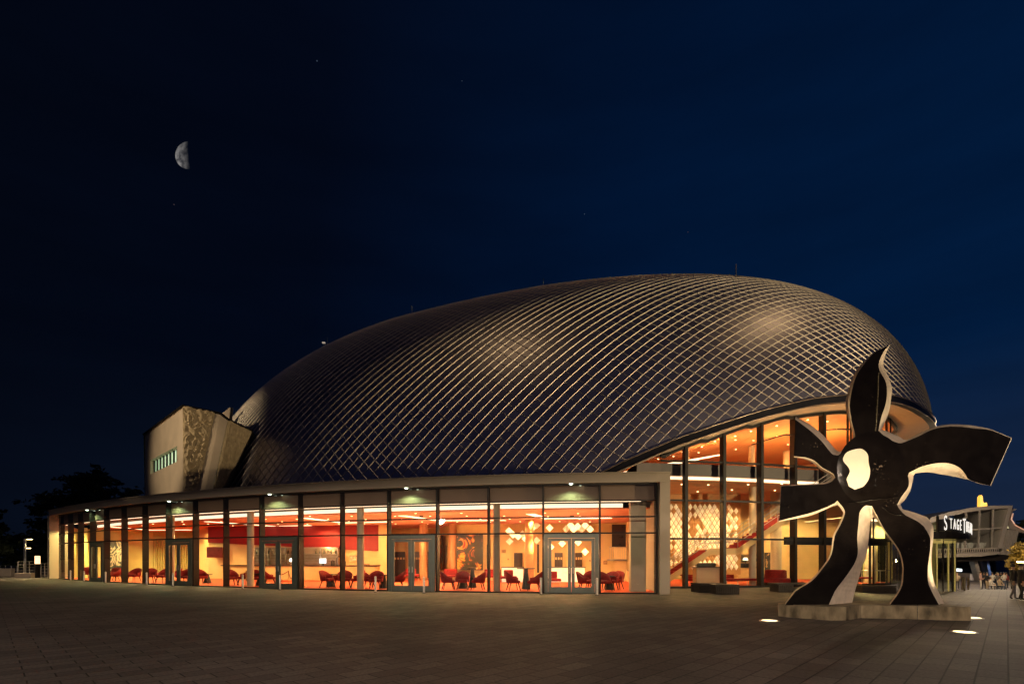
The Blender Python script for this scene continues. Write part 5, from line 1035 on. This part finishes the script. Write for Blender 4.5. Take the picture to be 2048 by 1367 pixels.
m_ = MB(); m_.extrude(px_poly([(2008, 1056), (2037, 1060), (2026, 1117), (2000, 1108)], D2 + 1), (2, 8, 0)); bp_(m_, 'louvre_core', M['dark'])
for k_ in range(9): m_ = MB(); u = k_ / 8; xa = 2008 + 29 * u; xb = 2000 + 26 * u; m_.extrude(px_poly([(xa, 1057 + 3 * u), (xa + .8, 1057 + 3 * u), (xb + .8, 1108 + 9 * u), (xb, 1108 + 9 * u)], D2 + .6), (0, .3, 0)); bp_(m_, 'louvre', metal)
m_ = MB(); m_.extrude(px_poly([(2022, 1016), (2034, 1017), (2024, 1024), (2021, 1040), (2030, 1052), (2048, 1060), (2070, 1066), (2070, 1069), (2040, 1064), (2018, 1056), (2010, 1040)], D2 + 2), (3, 10, 0)); bp_(m_, 'curved_wing', metal)
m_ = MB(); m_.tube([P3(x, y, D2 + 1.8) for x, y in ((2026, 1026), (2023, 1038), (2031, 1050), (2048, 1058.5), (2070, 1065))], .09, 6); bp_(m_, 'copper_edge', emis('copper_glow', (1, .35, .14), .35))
for (xa, xb, w_, mm, dd_) in ((1946, 1962, 7, metal, 1), (1958, 1970, 5, M['steel'], 4), (1972, 1982, 5, mat('blue_lit_leg', (.3, .36, .5), .5), 6), (1985, 1992, 5, M['dark'], 8)): m_ = MB(); m_.extrude(px_poly([(xa, 1113), (xa + w_, 1113), (xb + w_, 1172), (xb, 1172)], D2 + dd_), (.3, 1.2, 0)); bp_(m_, 'slanted_leg', mm)
lamp('SPOT', 'pier_leg_light', P3(1985, 1119, D2 + 5), 160, (.45, .62, 1), P3(1972, 1165, D2 + 5), .1, 130, .6)
lamp('POINT', 'pier_lounge_lamp', P3(1960, 1050, D2 + 6), 3500, (.85, .9, .5), size=.2)
m_ = MB(); m_.extrude(px_poly([(1855, 1124), (1955, 1122), (1955, 1168), (1855, 1170)], D2 + 8), (0, .3, 0)); bp_(m_, 'lower_wall', M['dark'])
m_ = MB(); m_.extrude(px_poly([(1903, 1146), (1950, 1145), (1952, 1168), (1903, 1169)], D2 + 3), (0, 2, 0)); bp_(m_, 'kiosk', mat('kiosk_dark', (.09, .07, .06), .6, var=.5, scale=1))
m_ = MB(); m_.extrude(px_poly([(1915, 1136), (1924, 1137), (1924, 1142), (1915, 1141.5)], D2 + 2.6), (0, .3, 0)); bp_(m_, 'lit_panel', emis('white_panel_glow', (.8, .95, 1), 2.2))
m_ = MB(); m_.extrude(px_poly([(1942, 1147), (1949, 1147), (1951, 1167), (1941, 1167)], D2 + 2.6), (0, .2, 0)); bp_(m_, 'poster_board', mat('poster_board', (.5, .42, .33), .6, var=.4, scale=2, emit=(1, .8, .7), estr=.12))
fl_ = MB(); fl_.extrude(px_poly([(1960, 1012), (1960.5, 993), (1963, 989), (1965.5, 992), (1966.5, 1003), (1970, 1008), (1973.5, 1004), (1975, 1010), (1974, 1012)], D2 + 4), (.2, .7, 0)); o = fl_.build('roof_beacon', emis('yellow_glow', (1, .50, .012), 1.3), label='glowing yellow pointed shape on the pier building roof', cat='light sculpture')

lamp('POINT', 'promenade_fill_light', (45, 49, 4.5), 2500, (1, .75, .45), size=.2); lamp('POINT', 'promenade_fill_light', (58, 60, 9), 9000, (1, .8, .6), size=.2)  # unseen fill lights, added to brighten the crowd and the pier building
# ------------------------------------------------------------------ people
SKIN = [mat('skin_light', (.5, .3, .21), .6), mat('skin_tan', (.34, .19, .12), .6)]
HAIR = [mat('hair_dark', (.02, .014, .01), .6), mat('hair_brown', (.08, .045, .02), .6), mat('hair_fair', (.3, .2, .1), .6)]
CL = {k_: mat('cloth_' + k_, c, .85, bump=.1, bscale=30) for k_, c in dict(black=(.015, .015, .018), white=(.62, .58, .52), pink=(.5, .3, .27), grey=(.14, .13, .13), navy=(.02, .03, .06), beige=(.38, .3, .2), jeans=(.06, .08, .13), red=(.3, .03, .03)).items()}
SHOE = mat('shoe_leather', (.02, .015, .012), .5)
def pose_joints(p):
    J = dict(pel=(0, 0, .95), wai=(0, .0, 1.10), che=(0, -.02, 1.32), nec=(0, 0, 1.50), hdb=(0, -.02, 1.58), hdt=(0, -.02, 1.72))
    arms = {'stand': (((.19, 0, 1.42), (.25, .03, 1.14), (.24, -.08, .88), (.235, -.11, .79)),) * 2,
            'hold': (((.19, 0, 1.42), (.24, .0, 1.15), (.10, -.24, 1.14), (.03, -.30, 1.17)), ((.19, 0, 1.42), (.25, .03, 1.14), (.17, -.20, 1.02), (.10, -.27, 1.03))),
            'walk': (((.19, 0, 1.42), (.23, -.05, 1.16), (.22, -.18, .92), (.21, -.23, .86)), ((.19, 0, 1.42), (.23, .07, 1.16), (.23, .07, .90), (.23, .06, .81))),
            'sit': (((.19, .0, 1.42), (.24, -.08, 1.16), (.16, -.30, 1.06), (.11, -.38, 1.05)),) * 2}[p]
    legs = {'stand': (((.10, 0, .90), (.11, -.02, .49), (.12, .02, .08), (.13, -.15, .03)),) * 2, 'hold': (((.10, 0, .90), (.12, -.02, .49), (.14, .02, .08), (.16, -.15, .03)), ((.10, 0, .90), (.11, -.06, .50), (.10, .0, .08), (.11, -.17, .03))),
            'walk': (((.10, 0, .90), (.11, -.11, .50), (.11, -.13, .09), (.11, -.29, .04)), ((.10, 0, .90), (.11, .02, .49), (.11, .17, .12), (.11, .06, .03))),
            'sit': (((.10, -.02, .93), (.14, -.42, .92), (.14, -.40, .50), (.14, -.56, .45)),) * 2}[p]
    return J, arms, legs
def person_mesh(p):
    J, arms, legs = pose_joints(p); names = list(J); vs = [J[k_] for k_ in names]; rad = [(.15, .11), (.135, .10), (.165, .11), (.055, .055), (.075, .085), (.07, .085)]; ed = [(0, 1), (1, 2), (2, 3), (3, 4), (4, 5)]
    for sx, ar, lg in ((1, arms[0], legs[0]), (-1, arms[1], legs[1])):
        prev_ = 2
        for q, r_ in zip(ar, (.06, .045, .034, .026)): vs.append((q[0] * sx, q[1], q[2])); rad.append((r_, r_)); ed.append((prev_, len(vs) - 1)); prev_ = len(vs) - 1
        prev_ = 0
        for q, r_ in zip(lg, (.092, .062, .042, .036)): vs.append((q[0] * sx, q[1], q[2])); rad.append((r_, r_)); ed.append((prev_, len(vs) - 1)); prev_ = len(vs) - 1
    me = bpy.data.meshes.new('sk'); me.from_pydata(vs, ed, []); o = bpy.data.objects.new('sk', me); COL.objects.link(o); md = o.modifiers.new('s', 'SKIN'); md.use_smooth_shade = True
    for i, v in enumerate(me.skin_vertices[0].data): v.radius = rad[i]; v.use_root = (i == 0)
    o.modifiers.new('u', 'SUBSURF').levels = 1; bpy.context.view_layer.update()
    out = bpy.data.meshes.new_from_object(o.evaluated_get(bpy.context.evaluated_depsgraph_get())); bpy.data.objects.remove(o); out.name = 'person_' + p
    for k_ in range(4): out.materials.append(SKIN[0])
    lo = .93 if p != 'sit' else .93
    for f in out.polygons:
        c = f.center; hand = min((Vector(c) - Vector((q[-1][0] * s_, q[-1][1], q[-1][2]))).length for q, s_ in ((arms[0], 1), (arms[1], -1)))
        foot = min((Vector(c) - Vector((q[-1][0] * s_, q[-1][1], q[-1][2]))).length for q, s_ in ((legs[0], 1), (legs[1], -1)))
        f.material_index = 0 if (c.z > 1.47 and abs(c.x) < .11) or hand < .12 else (3 if foot < .15 else (2 if (c.z < lo and abs(c.x) < .21 and (p != 'sit' or c.y > -.6)) else 1)); f.use_smooth = True
    return out
PM = {p: person_mesh(p) for p in ('stand', 'hold', 'walk', 'sit')}
hm = MB(); hm.lathe([(.001, .125), (.06, .11), (.092, .06), (.098, 0), (.085, -.05)], (0, .012, 1.675), 12); hme = hm
HM = None
def person(x, d, rz, pose, top, legs_, lab, hair=0, skin=0, h=1.0, group=None, z=None, bag=None):
    global HM
    X = PX(x, d); o = bpy.data.objects.new('person', PM[pose]); COL.objects.link(o); o.location = (X, d, (ground(X, d) if z is None else z) - (.47 * h if pose == 'sit' else 0)); o.rotation_euler = (0, 0, R(rz)); o.scale = (h, h, h)
    for i, m__ in enumerate((SKIN[skin], CL[top], CL[legs_], SHOE)): o.material_slots[i].link = 'OBJECT'; o.material_slots[i].material = m__
    tag(o, lab, 'person', group)
    if HM is None: hh = hme.build('hair', HAIR[0], o); HM = hh.data; 
    else: hh = bpy.data.objects.new('hair', HM); COL.objects.link(hh); hh.parent = o
    hh.material_slots[0].link = 'OBJECT'; hh.material_slots[0].material = HAIR[hair]
GP = 'people gathered under the pier building'
for a_ in ((1906, 55, 20, 'stand', 'black', 'black', 'person in black beside the revolving door', 0, 1), (1914, 54, -30, 'hold', 'beige', 'black', 'person in a beige jacket beside the revolving door', 2, 0),
  (1961, 54, 40, 'hold', 'pink', 'white', 'person in a pink top at the left of the crowd', 1, 0), (1968, 54.5, 150, 'stand', 'black', 'black', 'person all in black at the left of the crowd', 0, 1), (1974, 54, 10, 'hold', 'black', 'beige', 'person in a black top and beige trousers holding a drink', 1, 0),
  (1985, 55.5, -40, 'hold', 'white', 'navy', 'person in a white top stooping in the middle of the crowd', 0, 0), (1992, 57, 180, 'stand', 'navy', 'black', 'person in navy standing behind the middle of the crowd', 0, 0), (1996, 54.5, 15, 'stand', 'grey', 'jeans', 'person in a grey jacket facing the plaza', 2, 0), (2002, 57, 60, 'stand', 'black', 'black', 'person in black standing at the back of the crowd', 0, 1),
  (2008, 54.2, -10, 'hold', 'white', 'jeans', 'person in a white top and jeans right of the crowd centre', 0, 0), (2013, 56.5, 90, 'stand', 'red', 'navy', 'person in a dark red top half hidden in the crowd', 1, 0), (2023, 54.3, 30, 'hold', 'black', 'black', 'person in black bent over a table at the right of the crowd', 1, 0)):
    person(a_[0], a_[1], a_[2], a_[3], a_[4], a_[5], a_[6], a_[7], a_[8], rnd.uniform(.95, 1.04), GP)
# seats for two sitting people
for x, top, lg, lab in ((1981, 'white', 'grey', 'person in white sitting low in the crowd'), (1999, 'beige', 'jeans', 'person in beige sitting low in front of the grey jacket')):
    person(x, 53.2, rnd.uniform(-30, 30), 'sit', top, lg, lab, 1, 0, 1.0, GP, z=ground(PX(x, 53.2), 53.2) - .0)
    X = PX(x, 53.3); t = empty('stool', (X, 53.3, ground(X, 53.3)), label='small dark stool under the %s' % lab.replace('person in ', 'sitter in ').split(' sitting')[0], cat='stool'); m_ = MB(); m_.lathe([(.2, .36), (.2, .40)], n=12); m_.build('seat', M['dark'], t)
    for k_ in range(3): m_ = MB(); m_.tube([(.13 * math.cos(k_ * 2.1), .13 * math.sin(k_ * 2.1), .36), (.18 * math.cos(k_ * 2.1), .18 * math.sin(k_ * 2.1), 0)], .015, 5); m_.build('leg', M['dark'], t)
person(2026, 25.6, 70, 'walk', 'black', 'grey', 'person in black walking at the right edge, nearest the crowd', 0, 1, 1.0); person(2042, 24.8, 85, 'walk', 'black', 'black', 'person all in black walking, cut by the right edge of the photo', 0, 0, 1.02)
person(1712, 33.6, 60, 'stand', 'black', 'beige', 'person in black standing inside the entrance lobby', 1, 0, 1.0, None, .022)

# ------------------------------------------------------------------ moon and stars
def moon():
    DM = 1800.; p = P3(378.5, 310.5, DM); r_ = 28 / FPX * DM; vs = []; fs = []; NA, NR = 40, 12     # the lit half only, a shallow cap
    for k_ in range(NR + 1):
        for i in range(NA + 1):
            a_ = math.pi / 2 + math.pi * i / NA; q = r_ * k_ / NR; vs.append((q * math.cos(a_), -4 * math.cos(k_ / NR * math.pi / 2), q * math.sin(a_)))
    fs = [(k_ * (NA + 1) + i, k_ * (NA + 1) + i + 1, (k_ + 1) * (NA + 1) + i + 1, (k_ + 1) * (NA + 1) + i) for k_ in range(NR) for i in range(NA)]
    m_ = MB(); m_.add(vs, fs, 0, True); o = m_.build('moon', moonm(r_), label='half moon lit on its left side in the dark sky', cat='moon'); o.location = p; o.rotation_euler = (0, R(-4), 0)
def moonm(r_):
    m = bpy.data.materials.new('half_lit_moon'); m.use_nodes = True; nt = m.node_tree; b = nt.nodes['Principled BSDF']; b.inputs['Base Color'].default_value = (0, 0, 0, 1); b.inputs['Specular IOR Level'].default_value = 0
    t = nt.nodes.new('ShaderNodeTexCoord'); n_ = nt.nodes.new('ShaderNodeTexNoise'); n_.inputs['Scale'].default_value = .05; n_.inputs['Detail'].default_value = 7; nt.links.new(t.outputs['Object'], n_.inputs[0])
    rp = nt.nodes.new('ShaderNodeValToRGB'); rp.color_ramp.elements[0].position = .38; rp.color_ramp.elements[1].position = .62; rp.color_ramp.elements[0].color = (.05, .05, .055, 1); rp.color_ramp.elements[1].color = (.23, .22, .215, 1); nt.links.new(n_.outputs[0], rp.inputs[0])
    sx = nt.nodes.new('ShaderNodeSeparateXYZ'); nt.links.new(t.outputs['Object'], sx.inputs[0])
    mr_ = nt.nodes.new('ShaderNodeMapRange'); mr_.inputs['From Min'].default_value = 0; mr_.inputs['From Max'].default_value = -r_ * .75; nt.links.new(sx.outputs['X'], mr_.inputs[0])
    mx = nt.nodes.new('ShaderNodeMixRGB'); mx.inputs['Color1'].default_value = (.0011, .0026, .0075, 1); nt.links.new(mr_.outputs[0], mx.inputs['Fac']); nt.links.new(rp.outputs[0], mx.inputs['Color2'])
    nt.links.new(mx.outputs[0], b.inputs['Emission Color']); b.inputs['Emission Strength'].default_value = 1; return m
moon()
SM = [emis('star_blue', (.5, .7, 1), .07), emis('star_red', (1, .6, .5), .05)]
for x, y, r_, k_, lab in ((634, 122, 1.2, 0, 'tiny blue star high above the theatre, right of the moon'), (348, 409, 1.0, 1, 'tiny reddish star below the half moon'), (1169, 428, 1.0, 0, 'tiny star above the middle of the dome'), (924, 162, .8, 0, 'faint star at the top centre of the sky'), (1376, 464, .8, 1, 'faint star just above the crown of the dome')):
    d = 1900.; m_ = MB(); q = r_ / FPX * d; m_.lathe([(.01, -q), (q * .7, -q * .7), (q, 0), (q * .7, q * .7), (.01, q)], n=8); o = m_.build('star', SM[k_], label=lab, cat='star', group='faint stars'); o.location = P3(x, y, d)
